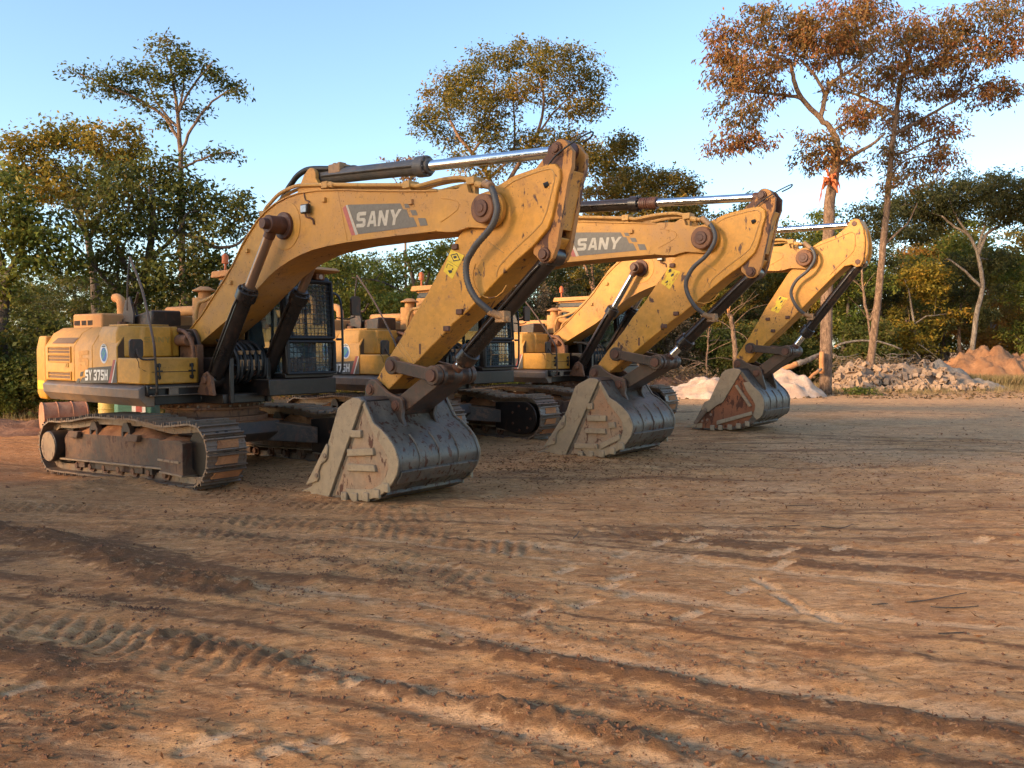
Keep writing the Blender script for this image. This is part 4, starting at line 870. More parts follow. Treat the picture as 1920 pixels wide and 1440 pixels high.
for v_,hh_,ww_,mm_ in ((945,.014,.14,.3),(962,.016,.12,.3),(985,.016,.12,.35),(1012,.018,.12,.35),(1040,.016,.12,.3),(905,.014,.2,.25),(880,.016,.25,.25),(850,.02,.3,.25),(825,.02,.35,.25)):
    BERMS.append(([(u_,v_+_r.uniform(-8,8)+(u_-900)*.012) for u_ in range(300 if v_>900 else 1000,2100,250)],hh_,ww_,mm_))
LUGS=[([(-60,950),(200,955),(480,975),(760,1000),(1000,1030)],.30,.013),([(-60,1000),(150,985),(420,1000),(700,1040),(900,1085)],.26,.011),
 ([(700,975),(950,985),(1200,1000),(1500,990)],.28,.010),([(-40,1160),(200,1180),(420,1215),(700,1300),(900,1340)],.24,.012),([(960,1262),(1300,1315),(1700,1385),(1960,1420)],.20,.012),([(900,1420),(700,1340),(420,1260),(150,1190)],.2,.008),
 ([(380,925),(520,935),(700,960),(960,975)],.3,.010),([(900,930),(1200,930),(1500,905),(1920,900)],.3,.010)]
FOOT=[(1000,1147,25),(1097,1127,22),(1182,1110,20),(1062,1065,17),(1168,1077,20),(1142,1095,17),(1175,1035,28),(1285,1045,20),(1295,1007,22),(1240,1013,20),(1452,1035,17),(1477,1030,17),(1468,1056,22),(1577,1025,22),(1392,1102,26),(1437,1090,-24),(1495,1132,-26),(1552,1155,-34),(1295,1150,28),(1470,1118,-18),(975,1115,20),(1320,1018,12),(670,1280,24),(400,1390,60),(520,1410,32),(600,1395,40),(50,1292,40),(1840,1010,20)]
def build_ground():
    ys=[1.6]; 
    while ys[-1]<60: ys.append(ys[-1]*1.0052+.002)
    while ys[-1]<420: ys.append(ys[-1]*1.08)
    ys=[-40,-20,-8,-3,0]+ys; ys=np.array(ys)
    xs=[0]; st=.024
    while xs[-1]<420:
        x=xs[-1]; st=.024 if x<3.2 else (.04 if x<8 else (.075 if x<16 else (.2 if x<30 else st*1.12))); xs.append(x+st)
    xs=np.array([-a for a in xs[:0:-1]]+xs)
    X,Y=np.meshgrid(xs,ys)
    near=np.clip((70-np.hypot(X,Y))/50,0,1)
    h=.05*fbm(X*.12,Y*.12,3,1)+.016*fbm(X*.7,Y*.7,3,2)+near*(.012*fbm(X*2.6,Y*2.6,4,3,.6)+.008*fbm(X*7,Y*12,4,4,.65)+.006*np.abs(fbm(X*17,Y*24,2,6,.6)))
    moist_dark=np.zeros(X.shape); pale=np.zeros(X.shape); red=np.zeros(X.shape)
    # machine standing pads are flat
    flat=np.zeros(X.shape)
    for e in (E1,E2,E3):
        d=np.hypot(X-e.location.x,Y-e.location.y); flat=np.maximum(flat,np.clip((4.2-d)/1.2,0,1))
    h=h*(1-.8*flat)
    for e,x,y,a,r in ((E1,-2.3,-1.4,-.17,1.5),(E1,-2.3,1.4,-.15,1.5),(E1,-.8,-1.4,-.06,1.2),(E1,-4.5,0,-.12,2.),(E2,4.9,0,.075,1.6),(E3,4.9,0,.095,2.2)):
        cx,cy=mworld(e,x,y); h+=a*np.exp(-(((X-cx)**2+(Y-cy)**2)/r**2))
    cr=.5+.5*fbm(X*9,Y*9,4,11,.65); cr2=fbm(X*3.1,Y*3.1,3,12)
    wx=X+.10*fbm(X*1.7,Y*1.7,3,31)+.03*fbm(X*7,Y*7,2,32); wy=Y+.10*fbm(X*1.7,Y*1.7,3,33)+.03*fbm(X*7,Y*7,2,34)
    for px,A,w,mo in BERMS:
        d,S,sg=pdist(wx,wy,[gp(*q) for q in px]); g=np.exp(-(d/w)**2); k=np.clip(.35+1.1*cr+.5*cr2,0,1.7)
        h+=A*.50*g*k+A*.24*g*np.abs(fbm(X*13,Y*15,2,14,.75))*2-A*.22*np.exp(-((d-2.2*w)/(1.1*w))**2)*(sg>0)
        moist_dark=np.maximum(moist_dark,mo*np.clip((g*1.2+1.2*(cr-.5)+.3*cr2-.25)*1.5,0,1))
        pale=np.maximum(pale,.5*np.exp(-((d-2.6*w)/(1.2*w))**2)*(sg<0))
    # long sweeping wheel lanes: streaks that follow one curve across the yard
    for cv,y0,y1,am in ((CUR,0,10.5,1.),([(-200,950),(400,968),(1000,985),(1600,990),(2200,985)],8.5,40,.8)):
        dd,S,sg=pdist(X,Y,[gp(*q) for q in cv]); q=dd*sg+.10*fbm(X*.9,Y*.9,2,41); st=fbm(q*4.2,S*.16,4,43,.62)+.45*(cr-.5)*.8; fade=am*np.clip((Y-y0)/1.5+1,0,1)*np.clip((y1-Y)/2.,0,1)*(1-.6*flat)
        moist_dark=np.maximum(moist_dark,np.clip((st-.05)*3.2,0,1)*.85*fade); pale=np.maximum(pale,np.clip((-st+.04)*2.6,0,1)*.72*fade); h+=.022*st*fade
    for px,w,A in LUGS:
        d,S,sg=pdist(X,Y,[gp(*q) for q in px]); m=np.clip((w-d)/.05,0,1)*np.clip(-.35+1.7*vnoise(X*.9,Y*.9,50)+.5*cr2,0,1)
        t=(S+d*sg*.45)/.145+.25*cr2; lug=np.clip(np.sin(2*math.pi*t)*2.2+.8*(cr-.5),-1,1)
        h+=m*(A*.9*lug-.004)+A*.3*np.exp(-((d-w-.03)/.05)**2)*cr; moist_dark=np.maximum(moist_dark,m*np.where(lug<0,.32,.0)); pale=np.maximum(pale,m*np.where(lug>0,.6,0))  # lug crests tinted paler and hollows darker, following the relief
    for u,v,half in FOOT:
        cx,cy=gp(u,v); ex,ey=gp(u+half,v-abs(half)*.35 if half>0 else v-half*-.55); L=math.hypot(ex-cx,ey-cy)+1e-6; dx,dy=(ex-cx)/L,(ey-cy)/L
        L=min(L,.17)
        a=(X-cx)*dx+(Y-cy)*dy; b=-(X-cx)*dy+(Y-cy)*dx; q=np.maximum(np.abs(a)/L,np.abs(b)/.055)
        m=np.clip((1.12-q+.35*(cr-.5))/.18,0,1); pale=np.maximum(pale,m*.88); rim=np.exp(-((q-1.35)/.2)**2); h=h-m*.014+.008*rim*cr; moist_dark=np.maximum(moist_dark*(1-m),rim*.5*cr)  # pale print with a darker rim that gives it shape
    for e in (E1,E2,E3):                           # soil squeezed up beside the tracks and heaped round the bucket
        a=e.rotation_euler.z; lx=(X-e.location.x)*math.cos(a)+(Y-e.location.y)*math.sin(a); ly=-(X-e.location.x)*math.sin(a)+(Y-e.location.y)*math.cos(a)
        near_=(np.abs(lx)<9)&(np.abs(ly)<3)
        edge=np.where(near_,np.abs(np.abs(np.abs(ly)-1.36)-.38),9); lim=np.clip((2.7-np.abs(lx))/.4,0,1)
        h+=.065*np.exp(-(edge/.13)**2)*lim*np.clip(.2+1.1*cr,0,1.4); red=np.maximum(red,np.exp(-(edge/.3)**2)*lim*.8)
        bx=np.where(near_,np.hypot(np.maximum(np.abs(lx-4.4)-.85,0),np.maximum(np.abs(ly+.06)-.72,0)),9); h+=.04*np.exp(-((bx-.06)/.10)**2)*np.clip(.1+1.1*cr,0,1.3)
        moist_dark=np.maximum(moist_dark,np.exp(-(bx/.25)**2)*.55*cr)  # soil darker beneath and close round each bucket
    # broad colour fields: red-brown to the left, pale and dry to the far right, purple damp patch in the middle left
    f=fbm(X*.35,Y*.35,4,21,.6); f2=fbm(X*1.3,Y*1.3,4,22,.6)
    pale=np.maximum(pale*(pale<.7)*.8+pale*(pale>=.7),np.clip(.30+.06*(Y-9)*.4+.035*X+.55*f+.35*f2,0,.8)*.75)
    red=np.clip(.15-.10*(X+2)+.5*f2*.6+.25*f,0,1)
    for (u,v,r,a) in ((100,1030,1.8,.85),(430,1110,1.6,.65),(700,1110,1.6,.6),(80,1290,.9,.95),(40,1400,.7,.95),(900,1130,1.6,.45),(300,1330,.8,.65),(500,1400,.7,.4),(1500,850,1.6,.12),(1250,880,1.2,.2)):
        cx,cy=gp(u,v); moist_dark=np.maximum(moist_dark,a*np.exp(-((X-cx)**2+((Y-cy)*1.2)**2)/r**2)*np.clip(.55+.9*f2+.5*f,0,1))
    cx,cy=mworld(E1,-1.5,-2.2); red=np.maximum(red,np.exp(-((X-cx)**2+(Y-cy)**2)/4.5)); cx,cy=mworld(E1,-5,-1); red=np.maximum(red,np.exp(-((X-cx)**2+(Y-cy)**2)/9))
    cx,cy=mworld(E1,.6,-2.3); h+=.09*np.exp(-(((X-cx)**2+(Y-cy)**2)/.35))*np.clip(.3+cr,0,1.4)
    lit=np.clip((Y-33)/6,0,1)                      # leaf litter floor under the trees
    V=np.stack([X.ravel(),Y.ravel(),h.ravel()],1).astype(np.float32); ny,nx=X.shape
    i=np.arange(ny-1)[:,None]*nx+np.arange(nx-1)[None,:]; F=np.stack([i,i+1,i+nx+1,i+nx],-1).reshape(-1,4)
    me=bpy.data.meshes.new('ground'); me.vertices.add(len(V)); me.vertices.foreach_set('co',V.ravel())
    me.loops.add(F.size); me.loops.foreach_set('vertex_index',F.ravel().astype(np.int32)); me.polygons.add(len(F)); me.polygons.foreach_set('loop_start',np.arange(0,F.size,4,dtype=np.int32))
    me.polygons.foreach_set('use_smooth',np.ones(len(F),bool))
    me.update()
    for n,a in (('moist_dark',moist_dark),('pale',pale),('red',red),('litter',lit)):
        t=me.attributes.new(n,'FLOAT','POINT'); t.data.foreach_set('value',a.ravel().astype(np.float32))
    global HGRID; HGRID=(xs,ys,h)
    m,nt,b=mat('laterite_soil')
    A=lambda n: nd(nt,'ShaderNodeAttribute',{'attribute_name':n}).outputs['Fac']
    tc=nt.nodes.new('ShaderNodeTexCoord'); v=tc.outputs['Object']
    mp=nd(nt,'ShaderNodeMapping',Vector=v,Scale=(.7,1.5,1)).outputs[0]; ms=nd(nt,'ShaderNodeMapping',Vector=v,Rotation=(0,0,.12),Scale=(.65,1.8,1)).outputs[0]
    n1=noise(nt,mp,1.6,9,.68); n2=noise(nt,mp,15,9,.76); n3=noise(nt,v,70,5,.7); n4=noise(nt,mp,5,8,.72,.6); n5=noise(nt,ms,5,9,.75,.3)
    c=mix(nt,ramp(nt,n1,.2,.8),(.47,.206,.076),(.70,.368,.148))
    c=mix(nt,mul(nt,A('red'),.65),c,(.54,.20,.06))
    c=mix(nt,ramp(nt,mul(nt,A('pale'),mul(nt,n4,.8,'ADD')),.50,1.15,0,.9),c,(.84,.52,.275))
    c=mix(nt,ramp(nt,n5,.54,.72,0,.50),c,(.32,.15,.058))
    c=mix(nt,ramp(nt,n5,.25,.42,.45,0.),c,(.84,.49,.245))
    c=mix(nt,ramp(nt,mul(nt,A('moist_dark'),mul(nt,n4,.9,'ADD')),.55,1.15,0,.92),c,(.19,.088,.038))
    c=mix(nt,ramp(nt,n4,.60,.74,0,.45),c,(.28,.12,.05))
    c=mix(nt,ramp(nt,n2,.58,.70,0,.52),c,(.20,.095,.040))
    c=mix(nt,ramp(nt,n2,.24,.38,.45,0.),c,(.84,.49,.245))
    c=mix(nt,ramp(nt,n3,.66,.78,0,.5),c,(.14,.06,.03))
    c=mix(nt,ramp(nt,mul(nt,A('pale'),mul(nt,n2,.25,'ADD')),.80,.98,0,.85),c,(.90,.72,.52))
    c=mix(nt,mul(nt,A('litter'),ramp(nt,n1,.3,.6)),c,(.36,.19,.08))
    nt.links.new(c,b.inputs['Base Color']); b.inputs['Roughness'].default_value=.95; b.inputs['Specular IOR Level'].default_value=.2
    hh=mul(nt,mul(nt,mul(nt,n2,1.0),mul(nt,n3,.4),'ADD'),mul(nt,n5,.8),'ADD'); bump(nt,b,hh,.7,.04)
    me.materials.append(m); o=link('ground',me); o['kind']='structure'; return o
build_ground()
def gz(x,y):
    xs,ys,h=HGRID; i=min(max(np.searchsorted(xs,x)-1,0),len(xs)-2); j=min(max(np.searchsorted(ys,y)-1,0),len(ys)-2); return float(h[j,i])

# ------------------------------------------------------------------ leaves and trees
def leafmat(name,cols,trans=.38,spec=.15):
    m,nt,b=mat(name); a=nd(nt,'ShaderNodeAttribute',{'attribute_name':'tint'}).outputs['Fac']
    cr=nt.nodes.new('ShaderNodeValToRGB'); nt.links.new(a,cr.inputs[0]); e=cr.color_ramp.elements
    while len(e)<len(cols): e.new(.5)
    for i,c in enumerate(cols): e[i].position=i/(len(cols)-1); e[i].color=rgb(c)
    nt.links.new(cr.outputs[0],b.inputs['Base Color']); b.inputs['Roughness'].default_value=.5 if spec else .95; b.inputs['Specular IOR Level'].default_value=spec
    tr=nd(nt,'ShaderNodeBsdfTranslucent'); br=mix(nt,.5,cr.outputs[0],(.20,.17,.03)); nt.links.new(br,tr.inputs[0])
    mx=nt.nodes.new('ShaderNodeMixShader'); mx.inputs[0].default_value=trans; nt.links.new(b.outputs[0],mx.inputs[1]); nt.links.new(tr.outputs[0],mx.inputs[2])
    out=[n for n in nt.nodes if n.type=='OUTPUT_MATERIAL'][0]; nt.links.new(mx.outputs[0],out.inputs[0]); return m
LM={'dark':leafmat('dark_green_leaves',[(.035,.047,.012),(.065,.082,.018),(.12,.125,.028),(.17,.11,.032)]),
 'green':leafmat('green_leaves',[(.045,.068,.014),(.08,.115,.02),(.16,.17,.03),(.30,.22,.035)]),
 'yellow':leafmat('yellow_green_leaves',[(.09,.095,.018),(.20,.165,.026),(.34,.225,.03),(.42,.21,.03)]),
 'olive':leafmat('olive_brown_leaves',[(.08,.075,.018),(.16,.13,.024),(.28,.18,.03),(.38,.18,.035)]),
 'red':leafmat('red_brown_leaves',[(.08,.06,.024),(.18,.115,.038),(.30,.165,.055),(.34,.125,.048),(.20,.055,.03)]),
 'orange':leafmat('orange_leaves',[(.12,.085,.02),(.26,.15,.03),(.42,.20,.04),(.46,.16,.04)]),  # autumn orange, with the golden light on the wood edge put into it
 'dead':leafmat('dead_brown_leaves',[(.10,.065,.035),(.17,.11,.055),(.22,.14,.07)],.2),
 'grey':leafmat('grey_green_leaves',[(.04,.045,.018),(.075,.08,.028),(.15,.115,.035)])}
def bark(name,a,c,sc=6):
    m,nt,b=mat(name); v=coords(nt,(1,1,.35)); n=noise(nt,v,sc,8,.7,.5); n2=noise(nt,v,sc*5,5,.7)
    k=mix(nt,ramp(nt,n,.3,.7),a,c); k=mix(nt,ramp(nt,n2,.55,.75,0,.6),k,tuple(x*.4 for x in a)); nt.links.new(k,b.inputs['Base Color']); b.inputs['Roughness'].default_value=.9
    bump(nt,b,n2,.9,.03); return m
BK={'grey':bark('grey_bark',(.16,.115,.08),(.30,.24,.18)),'pale':bark('pale_orange_bark',(.15,.085,.048),(.36,.22,.13),11),'dark':bark('dark_bark',(.07,.05,.035),(.14,.10,.07)),'red':bark('red_brown_bark',(.22,.11,.06),(.36,.20,.12))}
def leafmesh(name,C,Dr,size,asp,mt,spread=.5):
    """rhombic leaves at points C pointing along Dr"""
    n=len(C); Dr=Dr/np.linalg.norm(Dr,axis=1)[:,None]; r=rng.normal(size=(n,3)); S=np.cross(Dr,r); S/=np.linalg.norm(S,axis=1)[:,None]+1e-9
    L=size*rng.uniform(.6,1.35,n)[:,None]; Wd=L*asp*rng.uniform(.7,1.2,n)[:,None]
    up=np.cross(S,Dr)*L*.10
    V=np.stack([C,C+Dr*L*.45+S*Wd+up,C+Dr*L,C+Dr*L*.45-S*Wd+up],1).reshape(-1,3).astype(np.float32)
    me=bpy.data.meshes.new(name); me.vertices.add(4*n); me.vertices.foreach_set('co',V.ravel()); me.loops.add(4*n); me.loops.foreach_set('vertex_index',np.arange(4*n,dtype=np.int32))
    me.polygons.add(n); me.polygons.foreach_set('loop_start',np.arange(0,4*n,4,dtype=np.int32)); me.update(); me.materials.append(mt); return me
def tubes(name,lst,mt,n=6):
    g=G()
    for pts,r0,r1 in lst: g.tube(pts,[r0,r1],n=n if r0>.05 else 4,smooth=0)
    return g.mesh(name,mt,0) if 0 else meshraw(name,g,mt)
def meshraw(name,g,mt):
    me=bpy.data.meshes.new(name); me.from_pydata(g.v,[],g.f); me.materials.append(mt); me.shade_smooth(); return me
def smoothline(P,k=4,jit=0.):
    P=[Vector(p) for p in P]; q=[]
    for i in range(len(P)-1):
        a,b,c,d=P[max(0,i-1)],P[i],P[i+1],P[min(len(P)-1,i+2)]
        for j in range(k):
            t=j/k; q.append(.5*((2*b)+(c-a)*t+(2*a-5*b+4*c-d)*t*t+(3*b-a-3*c+d)*t**3)+Vector([random.gauss(0,jit) for _ in '123']))
    return q+[P[-1]]
def grow(limbs,blobs,leaf,nleaf=26,size=.2,asp=.24,droop=.5,scat=.16,twig=.012,sub=3):
    """limbs: [(points,r0,r1)], blobs: [(centre,(rx,ry,rz),twigs)] -> wood list, leaf points, leaf directions, tints"""
    wood=[];N=[];Rn=[]
    for P,r0,r1 in limbs:
        q=smoothline(P,4,.012); wood.append((q,r0,r1))
        for i,p in enumerate(q): N.append(p);Rn.append(r0+(r1-r0)*i/(len(q)-1))
    C=[];Dv=[];Tn=[]
    def branch(T,rmax,first=False):
        A=np.array([tuple(p) for p in N]); dd=np.linalg.norm(A-np.array(T),axis=1)+np.maximum(0,A[:,2]-T[2])*1.2
        k=int(np.argmin(dd)); a=N[k]; T=Vector(T); L=(T-a).length; ra=min(Rn[k]*.7,rmax)
        c=a+(T-a)*.5+Vector((random.gauss(0,.12)*L,random.gauss(0,.12)*L,(.10 if first else .06)*L+random.gauss(0,.06)*L)); q=[]
        m=6 if first else 4
        for i in range(m+1):
            t=i/m; q.append(a*(1-t)**2+c*(2*t*(1-t))+T*t*t+Vector([random.gauss(0,.02*L) if 0<i<m else 0 for _ in '123']))
        rb=max(.004,ra*.35); wood.append((q,ra,rb))
        for i,p in enumerate(q[1:]): N.append(p);Rn.append(ra+(rb-ra)*(i+1)/m)
        return q
    for c,r,n in blobs:
        branch(c,.07,True)
        for j in range(sub):
            T=[c[i]+r[i]*random.uniform(-.55,.55) for i in range(3)]; branch(T,.03,True)
    for c,r,n in blobs:
        bt=random.random()
        for j in range(n):
            v=np.array([random.gauss(0,1) for _ in '123']); v/=np.linalg.norm(v)+1e-6; v*=random.uniform(.2,1.35)**.7
            T=[c[i]+r[i]*v[i] for i in range(3)]; q=branch(T,twig); d=(q[-1]-q[0]); d=d/(d.length+1e-6)
            ct=min(1,max(0,.35*bt+.4*random.random()+.12)); m=max(3,int(nleaf*random.uniform(.5,1.4)))
            for k in range(m):
                t=random.uniform(.35,1.08); i=min(len(q)-2,int(t*(len(q)-1))); p=q[i]+(q[i+1]-q[i])*(t*(len(q)-1)-i)
                C.append((p.x+random.gauss(0,scat),p.y+random.gauss(0,scat),p.z+random.gauss(0,scat*.7)))
                Dv.append((random.gauss(0,.6)+d.x*.5,random.gauss(0,.6)+d.y*.5,random.gauss(0,.45)-droop)); Tn.append(ct+random.gauss(0,.16))
    return wood,np.array(C),np.array(Dv),np.clip(np.array(Tn),0,1)
def tree_obj(name,label,base,wood,C,Dv,Tn,lm,bm,size,asp,group=None,cat='tree',rel=True):
    root=empty(name,base); tag(root,label,cat,group); b=Vector(base)
    if rel: wood=[([p-b for p in q],r0,r1) for q,r0,r1 in wood]; C=C-np.array(base)
    link('trunk',tubes('trunk',wood,bm,8),root)
    me=leafmesh('crown',C,Dv,size,asp,lm); t=me.attributes.new('tint','FLOAT','FACE'); t.data.foreach_set('value',Tn.astype(np.float32)); link('crown',me,root)
    return root
def ptree(name,label,y,stems,blobs,lm,bm,dens=1.,nleaf=26,size=.2,asp=.24,droop=.5,scat=.16,group='trees round the clearing',sub=3,dj=.5,fat=1.):
    """a tree read from the photograph: stems [(pixels,r0,r1)], blobs [(u,v,ru,rv)] at distance y"""
    k=y/FPX; limbs=[]
    for s,r0,r1 in stems:
        o=0; P=[]
        for i,(u,v) in enumerate(s): P.append(at(u,v,y+o)); o+=random.uniform(-.3,.3)*(dj if i else 0)
        limbs.append((P,r0,r1))
    P0=limbs[0][0][0]; base=(P0.x,P0.y,gz(P0.x,P0.y)-.05); limbs[0][0][0]=Vector(base)
    # let later stems start exactly on an earlier one
    allp=[p for L in limbs[:1] for p in smoothline(L[0],4)]
    for L in limbs[1:]:
        a=min(allp,key=lambda p:(p-L[0][0]).length); L[0][0]=a.copy(); allp+=smoothline(L[0],4)
    B=[]
    for (u,v,ru,rv) in blobs:
        c=at(u,v,y+random.uniform(-1,1)*min(2.2,ru*k*1.3)); ru*=fat;rv*=fat; r=(ru*k,max(ru,rv)*k*.9,rv*k); area=ru*k*rv*k*math.pi
        B.append((tuple(c),r,max(6,int(area*19*dens))))
    w,C,Dv,Tn=grow(limbs,B,None,nleaf,size,asp,droop,scat,sub=sub)
    # root flare
    return tree_obj(name,label,base,[(q,a*.86,c) for q,a,c in w],C,Dv,Tn,LM[lm],BK[bm],size,asp,group)
ptree('tall_tree','tall tree with red brown drooping leaves and an orange wound below its fork',34.4,[
 ([(1548,738),(1549,600),(1552,450),(1557,370),(1562,345),(1568,305)],.30,.20),
 ([(1568,305),(1569,267),(1556,240),(1538,222),(1503,184),(1489,149),(1482,121),(1466,112),(1440,100)],.17,.05),([(1538,222),(1548,180),(1558,156),(1579,142),(1610,121),(1640,95)],.12,.04),([(1548,185),(1531,146),(1510,122),(1490,95)],.09,.03),
 ([(1572,309),(1600,292),(1635,271),(1660,250)],.12,.04),([(1503,184),(1470,178),(1430,175),(1395,170)],.09,.03),([(1579,142),(1570,100),(1560,60)],.07,.03)],
 [(1350,100,34,34),(1372,150,38,34),(1350,60,20,24),(1385,215,42,30),(1360,268,32,24),(1410,262,36,22),(1430,50,50,30),(1490,35,50,25),(1550,50,55,30),(1600,20,50,28),(1640,10,36,22),(1420,120,46,38),(1480,85,45,34),(1540,100,42,32),(1600,75,46,34),(1530,262,32,18),(1562,290,34,16),(1605,215,36,26),(1440,170,36,26),(1590,150,36,20),(1520,300,30,18),(1600,310,34,14)],'red','pale',.92,27,.20,.17,.75,.19,fat=1.12)
ptree('tall_tree','slender leaning tree with pale trunk standing before the block heap',38.7,[
 ([(1626,728),(1640,620),(1653,490),(1664,380),(1671,290),(1680,215),(1690,150),(1702,108),(1714,78),(1740,72)],.22,.05),
 ([(1680,215),(1640,192),(1600,176),(1570,168)],.10,.03),([(1672,260),(1720,228),(1770,200),(1820,170),(1860,150)],.10,.03),([(1690,140),(1760,118),(1830,85),(1900,40)],.10,.04),
 ([(1668,300),(1700,285),(1740,265),(1795,248)],.08,.02),([(1664,330),(1700,300),(1760,290)],.06,.02),([(1650,540),(1632,600),(1620,560),(1616,500)],.09,.04),([(1650,470),(1700,420),(1720,380)],.06,.02)],
 [(1660,80,42,36),(1700,55,46,28),(1760,55,55,30),(1830,40,55,28),(1890,10,50,28),(1730,105,55,34),(1800,100,55,30),(1865,90,40,26),(1640,140,36,26),(1700,150,45,30),(1780,160,55,26),(1850,175,55,24),(1902,165,30,22),(1640,215,46,26),(1700,235,42,26),(1765,245,36,36),(1675,285,42,22),(1720,320,42,18),(1910,60,30,40),(1760,300,30,30),(1690,345,40,16)],'red','pale',.82,26,.20,.17,.75,.19,fat=1.1)
ptree('flat_topped_tree','dark flat topped tree with spreading bare limbs at the right edge',46,[
 ([(1818,672),(1830,595),(1842,540),(1838,500),(1832,470),(1815,440),(1790,425),(1765,405)],.17,.05),([(1834,475),(1850,440),(1872,425),(1905,410)],.13,.05),([(1832,468),(1846,425),(1850,390)],.10,.04),([(1842,540),(1800,500),(1775,485)],.10,.03),([(1815,440),(1790,400),(1780,370)],.08,.03),([(1872,425),(1885,390),(1890,370)],.07,.03)],
 [(1690,392,56,22),(1750,372,60,28),(1825,355,60,30),(1890,358,52,32),(1740,412,56,18),(1880,398,42,18),(1640,398,40,18),(1800,392,50,20),(1930,380,40,40),(1660,430,40,14),(1720,440,40,14),(1860,488,44,20)],'grey','grey',1.3,32,.20,.18,.5,.2,fat=1.1)
ptree('tall_tree','tallest tree on the left, slender with open wispy crown',30,[
 ([(348,772),(343,600),(342,450),(340,350),(338,290),(335,240),(330,190),(322,140),(312,105)],.17,.03),([(340,285),(360,240),(390,200),(425,172),(455,160)],.07,.02),([(338,262),(310,222),(270,192),(220,168),(150,140)],.08,.02),
 ([(338,322),(370,302),(410,287),(440,288)],.06,.015),([(334,215),(355,170),(385,132),(400,115)],.06,.02),([(336,245),(300,202),(275,150)],.06,.02),([(334,215),(345,160),(342,110)],.05,.02)],
 [(300,92,30,20),(342,98,24,20),(385,118,28,18),(402,140,24,16),(262,135,40,20),(212,142,36,16),(155,138,30,12),(180,162,32,14),(240,172,40,16),(300,142,38,24),(342,150,26,24),(300,188,26,14),(428,160,30,13),(448,172,22,10),(362,208,24,18),(395,290,32,9),(438,290,20,8),(270,200,24,12),(320,232,18,12),(330,120,26,18)],'dark','pale',1.15,28,.15,.22,.25,.17)
ptree('gnarled_tree','gnarled dark tree with twisted trunk behind the nearest machine',25,[
 ([(262,775),(255,640),(258,560),(275,500),(286,440),(288,400),(282,350)],.22,.05),([(275,500),(300,470),(332,440),(350,400)],.10,.03),([(260,545),(235,500),(215,450),(190,430),(165,440),(140,410)],.11,.03),
 ([(288,430),(350,440),(400,462),(440,460),(465,440)],.09,.03),([(258,570),(200,525),(160,480),(112,440)],.09,.03),([(256,600),(225,560),(222,500),(240,440)],.06,.03)],
 [(300,330,60,34),(350,368,60,34),(420,388,50,30),(455,420,28,24),(250,375,50,34),(205,335,46,30),(300,415,58,28),(225,430,48,30),(395,425,46,20),(165,395,46,30),(350,470,50,24),(285,510,56,24),(205,490,56,28),(400,500,40,24),(340,545,60,22),(230,560,60,24),(430,520,40,26)],'dark','dark',1.3,32,.15,.24,.4,.19,fat=1.12)
ptree('yellowing_tree','yellowing tree with sunlit golden crown on the far left',28,[
 ([(190,775),(182,600),(175,520),(165,450),(140,380),(115,330),(95,300)],.2,.04),([(165,450),(190,400),(200,340),(190,300)],.09,.03),([(140,380),(80,345),(40,300)],.09,.03),([(170,500),(230,420),(250,340),(245,280)],.08,.02)],
 [(40,275,42,26),(92,260,40,24),(132,245,32,20),(60,308,48,24),(150,278,38,24),(182,252,32,18),(242,258,38,22),(18,328,40,26),(122,328,42,20),(202,298,36,20),(250,300,36,22),(90,360,50,24),(160,360,46,24)],'yellow','dark',1.35,32,.15,.24,.35,.19,fat=1.12)
ptree('broad_tree','dark green leafy tree cut by the left edge of the view',24,[
 ([(6,792),(4,650),(10,560),(18,510),(40,470),(60,430)],.2,.05),([(12,545),(0,480),(-20,420),(-10,380)],.12,.04),([(14,530),(50,500),(90,470)],.08,.03)],
 [(10,385,46,36),(62,415,46,34),(18,455,46,30),(95,455,46,26),(5,345,34,24),(-40,420,50,50),(60,490,40,20),(120,500,36,22),(-10,540,40,24)],'green','dark',1.3,30,.16,.26,.35,.19,fat=1.1)
ptree('spreading_tree','broad olive tree with many pale stems behind the first boom',42,[
 ([(955,748),(945,600),(935,480),(925,400),(917,335),(886,287),(865,263),(844,225),(830,180)],.22,.04),([(930,430),(945,360),(989,280),(1009,246),(1020,190),(1010,130)],.15,.04),([(1000,260),(1030,221),(1052,197),(1080,172)],.07,.03),([(886,287),(910,249),(920,200),(930,140)],.08,.03),([(917,335),(960,290),(965,230),(960,170)],.08,.03),([(989,280),(1050,265),(1095,250)],.06,.02)],
 [(800,228,34,24),(832,170,38,26),(872,148,38,26),(930,118,48,26),(990,102,48,22),(1050,112,48,26),(1100,148,38,28),(1115,190,28,22),(880,198,48,30),(950,178,48,32),(1020,158,42,30),(1080,205,38,22),(852,258,34,18),(920,242,38,26),(960,285,42,24),(1010,265,38,22),(870,300,30,16),(1060,268,38,22),(1100,280,30,18),(900,320,36,18)],'olive','red',1.1,30,.16,.24,.35,.22,fat=1.1)
ptree('bushy_tree','dense olive and gold tree between the two nearer booms',47,[
 ([(1118,748),(1122,600),(1110,520),(1118,450),(1150,390)],.2,.06),([(1112,530),(1092,480),(1100,420)],.12,.05),([(1118,455),(1180,400),(1230,370)],.1,.04)],
 [(1130,305,46,30),(1190,340,48,30),(1250,340,48,26),(1290,368,36,26),(1150,365,58,34),(1230,388,58,28),(1120,415,40,26),(1285,405,40,22),(1165,272,36,22),(1200,425,50,20)],'olive','red',1.5,28,.17,.26,.3,.2)
ptree('sparse_tree','thin reddish tree top just showing above the first boom',52,[([(765,748),(762,600),(760,450),(758,350),(755,320)],.12,.03),([(758,360),(735,330),(715,318)],.05,.02),([(758,350),(780,320),(800,300)],.05,.02)],
 [(755,303,38,12),(728,318,26,10),(792,298,24,10),(760,330,30,10)],'red','pale',.7,18,.20,.22,.4,.14)
